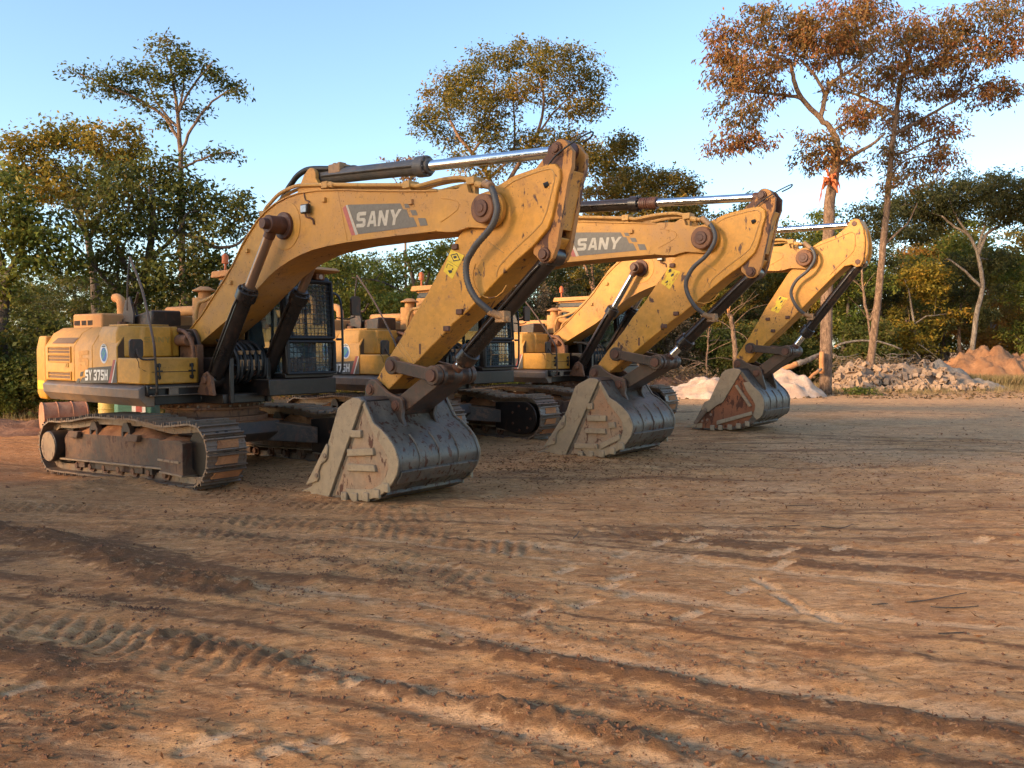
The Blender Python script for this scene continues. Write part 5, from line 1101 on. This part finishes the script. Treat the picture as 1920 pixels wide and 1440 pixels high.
ptree('leafy_tree','bright green tree with forked trunk seen under the first boom',37,[
 ([(795,748),(788,620),(782,560),(770,505),(758,470)],.16,.06),([(786,575),(803,520),(808,470)],.10,.04),([(782,560),(720,530),(660,520)],.07,.03),([(782,560),(840,520),(870,500)],.06,.03)],
 [(640,495,56,22),(720,515,56,26),(790,490,50,24),(852,470,42,20),(680,550,64,26),(620,560,46,30),(760,570,64,28),(870,520,40,24),(700,590,70,24),(840,560,46,26),(600,520,30,24),(650,610,60,22)],'green','dark',1.2,28,.16,.27,.3,.2)
# ---- template trees for the wood behind
def template(kind,h,w,lm,bm,n,seed,nleaf=30,size=.19,low=.25):
    random.seed(seed); limbs=[([Vector((0,0,-.1)),Vector((random.gauss(0,.1),0,h*.25)),Vector((random.gauss(0,.25),random.gauss(0,.25),h*.5)),Vector((random.gauss(0,.35),random.gauss(0,.3),h*.8))],.022*h,.006*h)]
    B=[]
    for i in range(n):
        a=random.uniform(0,6.28); z=random.uniform(low,1)*h; rr=w*.5*math.sqrt(max(.08,1-((z/h-.6)/.52)**2))*random.uniform(.15,1.)
        B.append(((rr*math.cos(a),rr*math.sin(a),z),(random.uniform(.7,1.3),random.uniform(.7,1.3),random.uniform(.5,.9)),17))
    wd,C,Dv,Tn=grow(limbs,B,None,nleaf,size,.26,.35,.18,sub=2)
    return [link_data('trunk',tubes('trunk',wd,BK[bm],6)),crown_data(C,Dv,Tn,size,LM[lm])]
def link_data(n,me): return me
def crown_data(C,Dv,Tn,size,lm):
    me=leafmesh('crown',C,Dv,size,.26,lm); t=me.attributes.new('tint','FLOAT','FACE'); t.data.foreach_set('value',Tn.astype(np.float32)); return me
TPL={'forest_orange':template('o',7.5,5.5,'orange','grey',20,15),'forest_green':template('a',8.5,6,'green','dark',24,1),'forest_dark':template('b',9,6.5,'dark','dark',26,2,low=.15),'forest_olive':template('c',8,6,'olive','grey',22,3),'forest_grey':template('d',9.5,7,'grey','pale',22,4,low=.4),'forest_yellow':template('e',7,5,'yellow','grey',20,5),
 'bush_green':template('f',2.6,3.6,'green','dark',13,6,30,.17,.12),'bush_dark':template('g',3.0,4.2,'dark','dark',15,7,30,.18,.1),'bush_dead':template('h',4.2,3.4,'dead','pale',16,8,34,.16,.1)}
LBL={'forest_orange':'orange leaved tree at the edge of the wood, golden light in its leaf colour','forest_green':'leafy green tree in the wood behind the clearing','forest_dark':'dense dark green tree in the wood behind the clearing','forest_olive':'olive brown tree in the wood behind the clearing','forest_grey':'grey green tree with pale trunk in the wood behind','forest_yellow':'small yellowing tree at the edge of the wood','bush_green':'low green bush at the edge of the clearing','bush_dark':'low dark bush in the shade under the trees','bush_dead':'dead brown bush with dry leaves at the edge of the wood'}
def plant(kind,x,y,s,rz=None):
    bush=kind.startswith('bush'); o=empty('bush' if bush else 'forest_tree',(x,y,gz(x,y)),random.uniform(0,6.28) if rz is None else rz); o.scale=(s*random.uniform(.9,1.1),s*random.uniform(.9,1.1),s)
    tag(o,LBL[kind],'bush' if bush else 'tree',LBL[kind].replace('tree','trees',1).replace('bush','bushes',1)); t,c=TPL[kind]
    link('trunk',t,o); link('crown',c,o); return o
random.seed(11)
kinds=['forest_green','forest_yellow','forest_olive','forest_grey','forest_dark','forest_olive']
def pxplace(kind,u,y,s): q=at(u,700,y); return plant(kind,q.x,y,s)
for y,step,s in ((49,70,.86),(57,80,1.1),(68,85,1.28),(84,100,1.5)):
    u=1080+random.uniform(0,40)
    while u<2100:
        pxplace(random.choice(kinds+['forest_orange','forest_orange','forest_yellow']),u,y+random.uniform(-3,3),s*random.uniform(.8,1.12)); u+=step*random.uniform(.8,1.2)
for y,step,s in ((40,85,.66),(48,75,.86),(60,85,1.02)):
    u=520+random.uniform(0,40)
    while u<1090:
        pxplace(random.choice(kinds[:5]),u,y+random.uniform(-2,2),s*random.uniform(.75,1.0)); u+=step*random.uniform(.8,1.2)
for y,step,s in ((33,95,.50),(42,90,.70),(55,100,.85)):
    u=-160+random.uniform(0,40)
    while u<520:
        pxplace(random.choice(['forest_green','forest_dark','forest_yellow','forest_olive','forest_grey']),u,y+random.uniform(-2,2),s*random.uniform(.8,1.05)); u+=step*random.uniform(.8,1.2)
for y,step in ((44,75),(59,80)):
    u=1100
    while u<(1690 if y<50 else 2050): pxplace(random.choice(['bush_green','bush_dark','bush_dark','bush_dead']),u+random.uniform(-20,20),y+random.uniform(-2,2),random.uniform(.6,1.0)); u+=step
for y,step in ((23.5,90),(27,80)):
    u=-60
    while u<430: pxplace(random.choice(['bush_green','bush_dark','bush_dark']),u+random.uniform(-20,20),y+random.uniform(-1,1),random.uniform(.5,.85)); u+=step
for y,step in ((37,70),(44,80)):
    u=480
    while u<1060: pxplace(random.choice(['bush_green','bush_dark','bush_green','bush_dead']),u+random.uniform(-20,20),y+random.uniform(-1,1),random.uniform(.5,.8)); u+=step
for u,y,s in ((1035,38,1.0),(1075,40,1.05),(1010,41,1.0)): pxplace('bush_dead',u,y,s)
# trees beyond the left edge of the view, which shade the clearing
random.seed(5)
SHADE=[(-15.5,1.0,1.18),(-16.5,4.3,1.22),(-15.2,7.3,1.08),(-17,-3.6,.95),(-16,-8.5,.95)]
for i,(x,y,s) in enumerate(SHADE): o=plant(('forest_dark','forest_green','forest_olive')[i%3],x,y,s); o['label']='tall tree standing beyond the left edge of the clearing'; o['group']='trees left of the clearing'
# ------------------------------------------------------------------ heaps, blocks and other things round the clearing
random.seed(21)
def mound(name,label,cat,cx,cy,peaks,ext,mt,rough=.06,seed=0,n=60):
    """a heap of loose material: peaks = [(dx,dy,height,radius)]"""
    g=G(); vs=[]; X=ext
    for i in range(n+1):
        for j in range(n+1):
            x=-X[0]+2*X[0]*i/n; y=-X[1]+2*X[1]*j/n; h=0
            for a,b,hh,r in peaks:
                q=math.hypot(x-a,y-b)/r; h=max(h,hh*max(0,1-q)**.9) if 0 else max(h,hh*(1-min(1,q)**2)*(1 if q<1 else 0))
            nz=mnoise.fractal(Vector((x*1.6+seed,y*1.6,seed)),1,2,4)
            h=h*(1+.25*nz)+rough*nz*min(1,h*5)+.4*rough*mnoise.noise(Vector((x*9,y*9,seed)))*min(1,h*5)
            vs.append((x,y,h-.05-.08*(h<=.02)))
    fs=[(i*(n+1)+j,(i+1)*(n+1)+j,(i+1)*(n+1)+j+1,i*(n+1)+j+1) for i in range(n) for j in range(n)]
    g.add(vs,fs); o=link(name,meshraw(name,g,mt),None,(cx,cy,gz(cx,cy))); return tag(o,label,cat)
W_=lambda u,y:at(u,700,y).x
S_=soil('pale_building_sand',(.66,.47,.32),(.52,.33,.21),8,.95,.7)
mound('sand_pile','pale pinkish sand heap behind the two farther buckets','sand pile',W_(1395,33),33,[(1.35,.2,.98,1.9),(-1.2,0,.72,2.1),(-2.3,-.1,.42,1.5),(.2,-.4,.5,1.6)],(4.2,2.6),S_,.07,3,80)
MO=soil('orange_earth',(.44,.21,.09),(.33,.145,.058),7,.95,.9)
mound('earth_mound','big orange earth mound at the foot of the flat topped tree','earth mound',W_(1850,43),43,[(0,0,1.75,2.9),(2.2,.3,1.45,2.6),(-1.7,0,.9,1.6)],(5.5,3.4),MO,.12,5,70)
GR=soil('grey_gravel',(.33,.27,.205),(.23,.185,.14),22,.95,.9)
mound('gravel_pile','grey gravel heap spilling beside the block heap','gravel pile',W_(1775,39),39.2,[(0,.3,1.15,1.6),(1.2,-.2,.45,1.6)],(3.2,2.4),GR,.05,8,60)
YG=soil('yellow_gravel',(.58,.40,.20),(.42,.27,.13),26,.95,1.)
mound('gravel_pile','low yellow gravel heap showing between the tracks of the middle machine','gravel pile',W_(945,29),29,[(0,0,.60,1.9),(-.9,0,.5,1.3),(.7,0,.52,1.2)],(2.8,2),YG,.05,9,60)
BR=soil('broken_red_earth',(.33,.15,.07),(.20,.09,.045),12,.95,.9)
mound('earth_mound','low red earth heap piled with dead branches','earth mound',W_(1235,37),37,[(0,0,.9,2.3),(1.6,.2,.7,1.8),(-1.5,0,.5,1.6)],(4.2,2.6),BR,.12,12,60)
mound('earth_mound','low strip of red earth beside the rear of the nearest machine','earth mound',W_(20,19.5),19.5,[(0,0,.22,1.5),(-1.2,.3,.3,1.6),(.9,.4,.16,1.2)],(3.2,2.2),BR,.08,14,50)
# concrete blocks
def block():
    g=G(); L,Wd,H,t=.40,.20,.19,.035
    for y0,y1 in ((-Wd/2,-Wd/2+t),(Wd/2-t,Wd/2)): g.box(-L/2,L/2,y0,y1,0,H)
    for x in (-L/2,-t/2,L/2-t): g.box(x,x+t,-Wd/2+t,Wd/2-t,0,H)
    return g.shift((0,0,H/2))
CB=soil('tan_concrete',(.40,.265,.165),(.28,.18,.11),18,.9,.4)
bm_=block().mesh('concrete_block',CB,0)
BP=[]
X0,X1=W_(1560,37.5),W_(1838,37.5)
for k in range(250):
    t=random.random(); x=X0+(X1-X0)*t; env=min(1,t*7,(1-t)*3.2)*(1.0+.14*math.sin(t*9+1)-.12*t); d=random.uniform(-1.5,.5)
    top=1.22*env*max(.08,1-abs(min(0,d)/1.55)**1.3); z=top*random.uniform(.5,1)-.02 if k%4 else random.uniform(.05,.12)
    if k%4==0: d=random.uniform(-1.75,-1.1)
    BP.append((x,37.6+.3*t+d,max(.09,z)))
for i,(x,y,z) in enumerate(BP):
    o=link('concrete_block',bm_,None,(x,y,gz(x,y)+z)); o.rotation_euler=(random.gauss(0,.6)+random.choice((0,0,1.57)),random.gauss(0,.5),random.uniform(0,6.28))
    tag(o,'tan hollow concrete block tumbled in the heap behind the tall trees','concrete block','concrete blocks tumbled in a heap')
# core of the heap so that no daylight shows between the blocks
mound('rubble_heap','dusty rubble under the tumbled concrete blocks','rubble',W_(1700,38),38,[(-2.2,.2,1.1,1.3),(-1.1,.2,1.12,1.5),(0,.2,1.1,1.5),(1.1,.3,1.0,1.5),(2.1,.3,.8,1.3)],(4,2.2),CB,.08,17,50)
# rusty drum, green bag and yellow drum behind the nearest track
RD=paint('rust_red_drum',(.38,.11,.035),.5,.4,.6,dustcol=(.42,.26,.15),top=.2,chips=.64)
def drum(L=.9,r=.33):
    g=G().cyl((-L/2,0,0),(L/2,0,0),r,n=36)
    for x in (-L/2+.01,-.15,.15,L/2-.01): g.cyl((x-.012,0,0),(x+.012,0,0),r+.012,n=36,cap=True)
    return g
def hold(name,label,cat,loc,rot,parts):
    e=empty(name,loc); e.rotation_euler=rot; tag(e,label,cat)
    for n,me,b in parts: link(n,me,e,bevel=b)
    return e
q=at(120,790,19.3)
hold('oil_drum','rusty orange drum lying behind the rear of the nearest track','drum',(q.x,19.3,.33),(0,0,R(38)),[('barrel',drum().mesh('barrel',RD),.006),('end_cap',G().cyl((.445,0,0),(.475,0,0),.30,n=32).mesh('end_cap',M['hub']),.004)])
q=at(205,770,18.6)
YD=paint('faded_yellow_plastic',(.42,.30,.06),.3,.2,.5)
hold('plastic_drum','small dull yellow drum standing behind the nearest track','drum',(q.x,18.6,0),(0,0,0),[('barrel',G().cyl((0,0,.02),(0,0,.78),.22,n=28).cyl((0,0,.25),(0,0,.28),.23,n=28).cyl((0,0,.55),(0,0,.58),.23,n=28).mesh('barrel',YD),.01),('lid',G().cyl((0,0,.78),(0,0,.83),.20,n=28).mesh('lid',M['dark']),.01)])
q=at(258,770,18.4)
GB=plain('green_woven_bag',(.045,.13,.085),.7,bumps=.3,bscale=150)
hold('bulk_bag','green woven bag with white label standing behind the nearest track','bag',(q.x,18.4,0),(0,0,R(12)),[('bag',G().box(-.42,.42,-.3,.3,.02,.80).mesh('bag',GB),.10),('label',G().box(-.05,.22,-.309,-.3015,.42,.78).mesh('label',M['white']),0),('label_mark',G().box(.03,.15,-.313,-.310,.52,.70).box(.06,.12,-.315,-.3135,.57,.65).mesh('label_mark',M['red']),0)])
# broken log, dead trunks, brush
OW=soil('raw_orange_wood',(.62,.27,.09),(.45,.18,.06),9,.8,.5)
def log(name,label,pts,r0,r1,y,raw=.25):
    P=[at(u,v,y+dy) for u,v,dy in pts]; b=P[0]; e=empty(name,b); tag(e,label,'log'); Q=[p-b for p in smoothline(P,5,.01)]
    k=max(2,int(len(Q)*raw)); link('bark',meshraw('bark',G().tube(Q[k-1:],[r0,r1],n=10,smooth=0),BK['grey']),e); link('raw_end',meshraw('raw_end',G().tube(Q[:k],[r0*.9,r0*.93],n=10,smooth=0),OW),e)
log('broken_log','broken log with raw orange end leaning on the wounded tall tree',[(1467,694,0),(1490,684,0),(1512,676,.2),(1540,664,.8)],.12,.08,33.6,.45)
log('broken_log','short split piece of orange wood lying at the foot of the wounded tree',[(1516,712,0),(1526,702,.1),(1540,692,.3)],.07,.05,33.4,.9)
log('broken_log','long thin fallen bough over the dead brush behind the blocks',[(1565,650,0),(1600,640,.2),(1645,640,.2),(1690,655,.3)],.06,.04,41,.1)
def deadtree(label,pts,y,r,seed,tw=9):
    random.seed(seed); P=[at(u,v,y) for u,v in pts]; P[0].z=gz(P[0].x,P[0].y)-.05; b=P[0].copy(); e=empty('dead_tree',b); tag(e,label,'dead tree','dead trunks at the edge of the wood'); Q=[p-b for p in smoothline(P,5,.02)]
    link('trunk',meshraw('trunk',G().tube(Q,[r,r*.55],n=8,smooth=0),BK['pale']),e); top=Q[-1]; g=G()
    for i in range(6): a=random.uniform(0,6.28); g.tube([top,top+Vector((math.cos(a)*.12,math.sin(a)*.12,random.uniform(.1,.45)))],[r*.35,.005],n=5,smooth=0)
    link('splintered_top',meshraw('splintered_top',g,OW if tw>5 else BK['pale']),e); g=G()
    for i in range(tw):
        p=Q[random.randint(3,len(Q)-1)]; d=Vector((random.gauss(0,.5),random.gauss(0,.4),random.uniform(-.3,.9))); g.tube([p,p+d*.5+Vector((0,0,.05)),p+d,p+d*1.5+Vector((random.gauss(0,.2),0,random.gauss(0,.2)))],[.025,.006],n=5,smooth=2)
    link('twigs',meshraw('twigs',g,BK['pale']),e)
deadtree('dead trunk snapped off with splintered orange top beside the farthest arm',[(1379,688),(1377,640),(1371,600),(1366,588)],39,.13,3,12)
deadtree('thin dead pale sapling left of the snapped trunk',[(1324,690),(1326,650),(1330,615)],40,.05,4,8)
deadtree('bare forked dead trunk standing under the flat topped tree',[(1720,690),(1708,640),(1700,610)],47,.07,5,5)
deadtree('grey dead trunk behind the dead brush',[(1640,650),(1628,600),(1618,540)],43,.06,6,7)
def brush(label,u,y,w,h,n,seed,mt='pale',leaf=None):
    random.seed(seed); x=W_(u,y); e=empty('brush_pile',(x,y,gz(x,y))); tag(e,label,'brush pile'); g=G()
    for i in range(n):
        a=random.uniform(0,6.28); p=Vector((random.gauss(0,w*.4),random.gauss(0,w*.25),random.uniform(.05,h))); d=Vector((math.cos(a),math.sin(a)*.6,random.gauss(0,.35)))*random.uniform(.4,1.4)
        g.tube([p-d*.5,p+Vector((0,0,random.gauss(0,.08))),p+d*.5],[random.uniform(.01,.035),.006],n=5,smooth=2)
    link('branches',meshraw('branches',g,BK[mt]),e)
    if leaf:
        C=np.stack([rng.normal(0,w*.42,leaf[1]),rng.normal(0,w*.28,leaf[1]),rng.uniform(.02,h*.9,leaf[1])],1); me=leafmesh('dry_leaves',C,rng.normal(size=C.shape),.14,.25,LM[leaf[0]]); t=me.attributes.new('tint','FLOAT','FACE'); t.data.foreach_set('value',rng.uniform(0,1,len(C)).astype(np.float32)); link('dry_leaves',me,e)
brush('heap of dead branches and dry leaves on the red earth heap',1240,36.4,2.6,1.15,110,2,leaf=('dead',3500))
brush('tangle of dead brown branches behind the concrete blocks',1640,41,3.2,1.5,150,3,mt='grey',leaf=('dead',2500))
brush('pale yellow brush and sticks behind the nearest machine',590,33,2.6,.7,80,4,leaf=('yellow',2200))
brush('dry branches scattered beside the red earth heap',1310,34.8,1.6,.45,50,5,leaf=('dead',900))
# low concrete hut
q=at(1240,690,43); CG=soil('grey_cement_wall',(.30,.285,.26),(.22,.21,.19),6,.9,.2)
hold('concrete_tank','low grey concrete tank at the edge of the wood behind the middle machine','concrete tank',(q.x,43,gz(q.x,43)),(0,0,R(20)),[('wall',G().box(-.55,.55,-.5,.5,0,1.30).mesh('wall',CG),.02),('lid',G().box(-.62,.62,-.57,.57,1.30,1.40).mesh('lid',CG),.02)])
# plastic scraps
def scrap(label,u,v,y,s,seed):
    g=G(); n=12; vs=[]
    for i in range(n+1):
        for j in range(n+1): vs.append(((i/n-.5)*s,(j/n-.5)*s*.7,.10+.13*mnoise.noise(Vector((i*.45,j*.45,seed)))+.05*mnoise.noise(Vector((i*1.3,j*1.3,seed)))))
    g.add(vs,[(i*(n+1)+j,(i+1)*(n+1)+j,(i+1)*(n+1)+j+1,i*(n+1)+j+1) for i in range(n) for j in range(n)]); x=W_(u,y)
    o=link('plastic_sheet',meshraw('plastic_sheet',g,M['white']),None,(x,y,gz(x,y))); o.rotation_euler.z=seed; so=o.modifiers.new('thick','SOLIDIFY'); so.thickness=.006
    tag(o,label,'plastic sheet')
scrap('larger crumpled white plastic sheet lying right of the gravel heap',1875,712,40.5,1.0,2.2)
scrap('small white plastic scrap just left of the larger crumpled sheet',1845,715,39.5,.55,4.1)
# ---- loose sticks in the foreground
ST=[((1700,1131),(1742,1127),(1812,1115)),((1745,1142),(1790,1142),(1835,1140)),((1635,1137),(1665,1135)),((1760,1195),(1812,1190)),((1475,948),(1530,946)),((1440,985),(1500,982)),((1075,1010),(1082,1002),(1086,995)),((1540,985),(1575,990),(1600,978))]
SL=['longest dark stick lying on the bare soil at the right','dark stick lying just below the longest stick','short twig left of the longest stick','thin twig alone on the soil at the lower right','straight twig on the pale dry ground','dark stick left of the pale clod','tiny bent twig in front of the middle bucket','bent stick lying on the pale dry ground']
for i,pt in enumerate(ST):
    P=[]
    for u,v in pt:
        x,y=gp(u,v); P.append(Vector((x,y,gz(x,y)+.012)))
    b=P[0].copy(); o=link('stick',meshraw('stick',G().tube([p-b for p in P],[.006,.003],n=6,smooth=3),BK['dark']),None,b); tag(o,SL[i],'stick')
# ---- clods, bark chips and fallen leaves: nobody could count them
def scatter(n,fn):
    out=[]
    while len(out)<n:
        p=fn()
        if p: out.append(p)
    return out
def clodpos():
    r=random.random()
    if r<.72:
        px,A,w,mo=random.choice(BERMS); k=random.randint(0,len(px)-2); t=random.random(); a=gp(*px[k]);b=gp(*px[k+1]); return (a[0]+(b[0]-a[0])*t+random.gauss(0,w*1.1),a[1]+(b[1]-a[1])*t+random.gauss(0,w*1.1),min(.016,.003+random.expovariate(280)))
    y=3.2*(9)**random.random(); x=random.uniform(-.66,.66)*y*1.1; return (x,y,min(.03,.003+random.expovariate(260)*(1+y*.06)))
def clods():
    g=G()
    for x,y,s in scatter(12000,clodpos):
        z=gz(x,y)+s*.2; k=[(random.uniform(.6,1.3)*s) for _ in range(6)]; a=random.uniform(0,3.14); c,sn=math.cos(a),math.sin(a)
        v=[(k[0],0,0),(-k[1],0,0),(0,k[2],0),(0,-k[3],0),(0,0,k[4]*.8),(0,0,-k[5]*.6)]
        g.add([(x+p[0]*c-p[1]*sn,y+p[0]*sn+p[1]*c,z+p[2]) for p in v],[(0,2,4),(2,1,4),(1,3,4),(3,0,4),(2,0,5),(1,2,5),(3,1,5),(0,3,5)])
    me=bpy.data.meshes.new('soil_clods'); me.from_pydata(g.v,[],g.f); me.materials.append(soil('soil_clod',(.24,.10,.042),(.12,.05,.024),3,.95,.5)); o=link('soil_clods',me); o['kind']='stuff'
clods()
def flatstuff(name,pts,size,asp,mt,seed,up=.25):
    C=np.array([(x,y,gz(x,y)+.012) for x,y in pts]); a=rng.uniform(0,6.28,len(C)); Dv=np.stack([np.cos(a),np.sin(a),rng.normal(.05,up,len(C))],1)
    me=leafmesh(name,C,Dv,size,asp,mt); t=me.attributes.new('tint','FLOAT','FACE'); t.data.foreach_set('value',rng.uniform(0,1,len(C)).astype(np.float32)); o=link(name,me); o['kind']='stuff'; return o
CH_=leafmat('bark_chips',[(.08,.035,.016),(.15,.065,.03),(.24,.11,.05),(.09,.04,.02)],.05,0)
def chip():
    r=random.random()
    if r<.40: u,v=random.gauss(1060,130),random.gauss(872,20)
    elif r<.62: u,v=random.uniform(900,1930),random.uniform(800,960)
    elif r<.75: u,v=random.gauss(480,90),random.gauss(905,22)
    elif r<.85: u,v=random.gauss(1560,170),random.gauss(870,35)
    elif r<.90: u,v=random.uniform(0,1920),random.uniform(930,1440)
    else: return None
    if v<700: return None
    return gp(u,v)
flatstuff('bark_chips',scatter(5200,chip),.055,.11,CH_,1,.30)
def leafp():
    y=random.uniform(31,60); return (random.uniform(-.7,.75)*y,y)
flatstuff('fallen_leaves',scatter(16000,leafp),.16,.3,LM['dead'],2)
# ---- dry grass at the far edge
def grass(name,pts,hgt,mt):
    n=len(pts); C=np.array([(x,y,gz(x,y)-.02) for x,y in pts]); Dv=np.stack([rng.normal(0,.28,n),rng.normal(0,.28,n),np.ones(n)],1)
    me=leafmesh(name,C,Dv,hgt,.020,mt); t=me.attributes.new('tint','FLOAT','FACE'); t.data.foreach_set('value',rng.uniform(0,1,n).astype(np.float32)); o=link(name,me); o['kind']='stuff'
DG=leafmat('dry_grass',[(.20,.14,.06),(.32,.22,.10),(.40,.28,.13),(.13,.12,.035)],.3)
def clumps(n,m,fn,s):
    out=[]
    for x,y in scatter(n,fn): out+=[(x+random.gauss(0,s),y+random.gauss(0,s)) for _ in range(m)]
    return out
def gr1():
    y=random.uniform(39,41.5); u=random.uniform(1740,1990); return (at(u,700,y).x,y)
def gr2():
    y=random.uniform(33.8,42); u=random.uniform(1060,1960); return (at(u,700,y).x,y)
def gr3():
    y=random.uniform(30,40); u=random.uniform(450,1050); return (at(u,700,y).x,y)
def gr4():
    y=random.uniform(20.5,27); u=random.uniform(-60,300); return (at(u,700,y).x,y)
grass('dry_grass',clumps(420,26,gr1,.12),.55,DG)
grass('short_grass',clumps(600,16,gr2,.10)+clumps(420,16,gr3,.10)+clumps(200,16,gr4,.1),.26,DG)
def weed(label,u,v,n,seed):
    x,y=gp(u,v); C=np.stack([rng.normal(0,.35,n),rng.normal(0,.25,n),rng.uniform(0,.25,n)],1); e=empty('weed',(x,y,gz(x,y))); tag(e,label,'weed'); me=leafmesh('leaves',C,np.stack([rng.normal(0,.7,n),rng.normal(0,.7,n),rng.uniform(0,.8,n)],1),.12,.25,LM['green']); t=me.attributes.new('tint','FLOAT','FACE'); t.data.foreach_set('value',rng.uniform(0,.8,n).astype(np.float32)); link('leaves',me,e)
    link('stem',meshraw('stem',G().tube([(0,0,0),(.05,0,.1),(.12,.02,.2)],[.012,.005],n=5),BK['grey']),e)
weed('low green weed growing at the foot of the slender pale tree',1612,740,420,1)
# raw wounds on the tall tree
T_=[o for o in COL.objects if o.get('label','').startswith('tall tree with red')][0]; b=Vector(T_.location)
g=G(); random.seed(9); c=at(1557,338,34.2)-b
for i in range(26):
    a=random.uniform(0,6.28); d=Vector((math.cos(a)*.27,math.sin(a)*.27-.1,random.gauss(.0,.22))); g.tube([c+d*.4,c+d,c+d*random.uniform(1.0,1.25)+Vector((0,0,random.uniform(-.3,.05)))],[.07,.015],n=5,smooth=2)
for i in range(3): g.tube([c+Vector((-.3,-.2,0)),c+Vector((-.42,-.2,-.4)),c+Vector((-.38-.1*i,-.2,-.9-.2*i))],[.03,.008],n=5,smooth=2)
RW=soil('torn_red_bark',(.62,.17,.05),(.40,.10,.035),9,.7,.4)
link('torn_bark',meshraw('torn_bark',g,RW),T_)
c=at(1541,700,34.0)-b; c2=at(1541,660,34.05)-b
link('raw_wood',meshraw('raw_wood',G().tube([c,(c+c2)/2+Vector((-.02,-.03,0)),c2],[.11,.10],n=8,smooth=2),OW),T_)
cam=bpy.data.cameras.new('camera'); co=bpy.data.objects.new('camera',cam); COL.objects.link(co)
co.location=(0,0,CH); co.rotation_euler=(math.pi/2+PITCH,0,0); cam.lens=FPX/1920*36; cam.sensor_width=36; cam.clip_end=2000; cam.clip_start=.05
sc.camera=co
w=bpy.data.worlds.new('World'); sc.world=w; w.use_nodes=True; nt=w.node_tree; bg=nt.nodes['Background']
sky=nt.nodes.new('ShaderNodeTexSky'); sky.sky_type='NISHITA'; sky.sun_disc=False
SUN=Vector((-.84,-.54,0)).normalized(); EL=R(17)
sky.sun_elevation=EL; sky.sun_rotation=math.atan2(SUN.x,SUN.y)
sky.dust_density=1.0; sky.air_density=1.0; sky.ozone_density=2.4
nt.links.new(sky.outputs[0],bg.inputs[0]); bg.inputs[1].default_value=.135
sl=bpy.data.lights.new('sun','SUN'); so=bpy.data.objects.new('sun',sl); COL.objects.link(so)
d=Vector((SUN.x*math.cos(EL),SUN.y*math.cos(EL),math.sin(EL))); so.rotation_euler=(-d).to_track_quat('-Z','Y').to_euler()
sl.energy=2.5; sl.angle=R(9); sl.color=(1,.70,.42)
sc.view_settings.view_transform='Standard'; sc.view_settings.look='None'; sc.view_settings.exposure=1.47
sc.cycles.max_bounces=6; sc.cycles.diffuse_bounces=3; sc.cycles.glossy_bounces=3; sc.cycles.transmission_bounces=4; sc.cycles.transparent_max_bounces=8
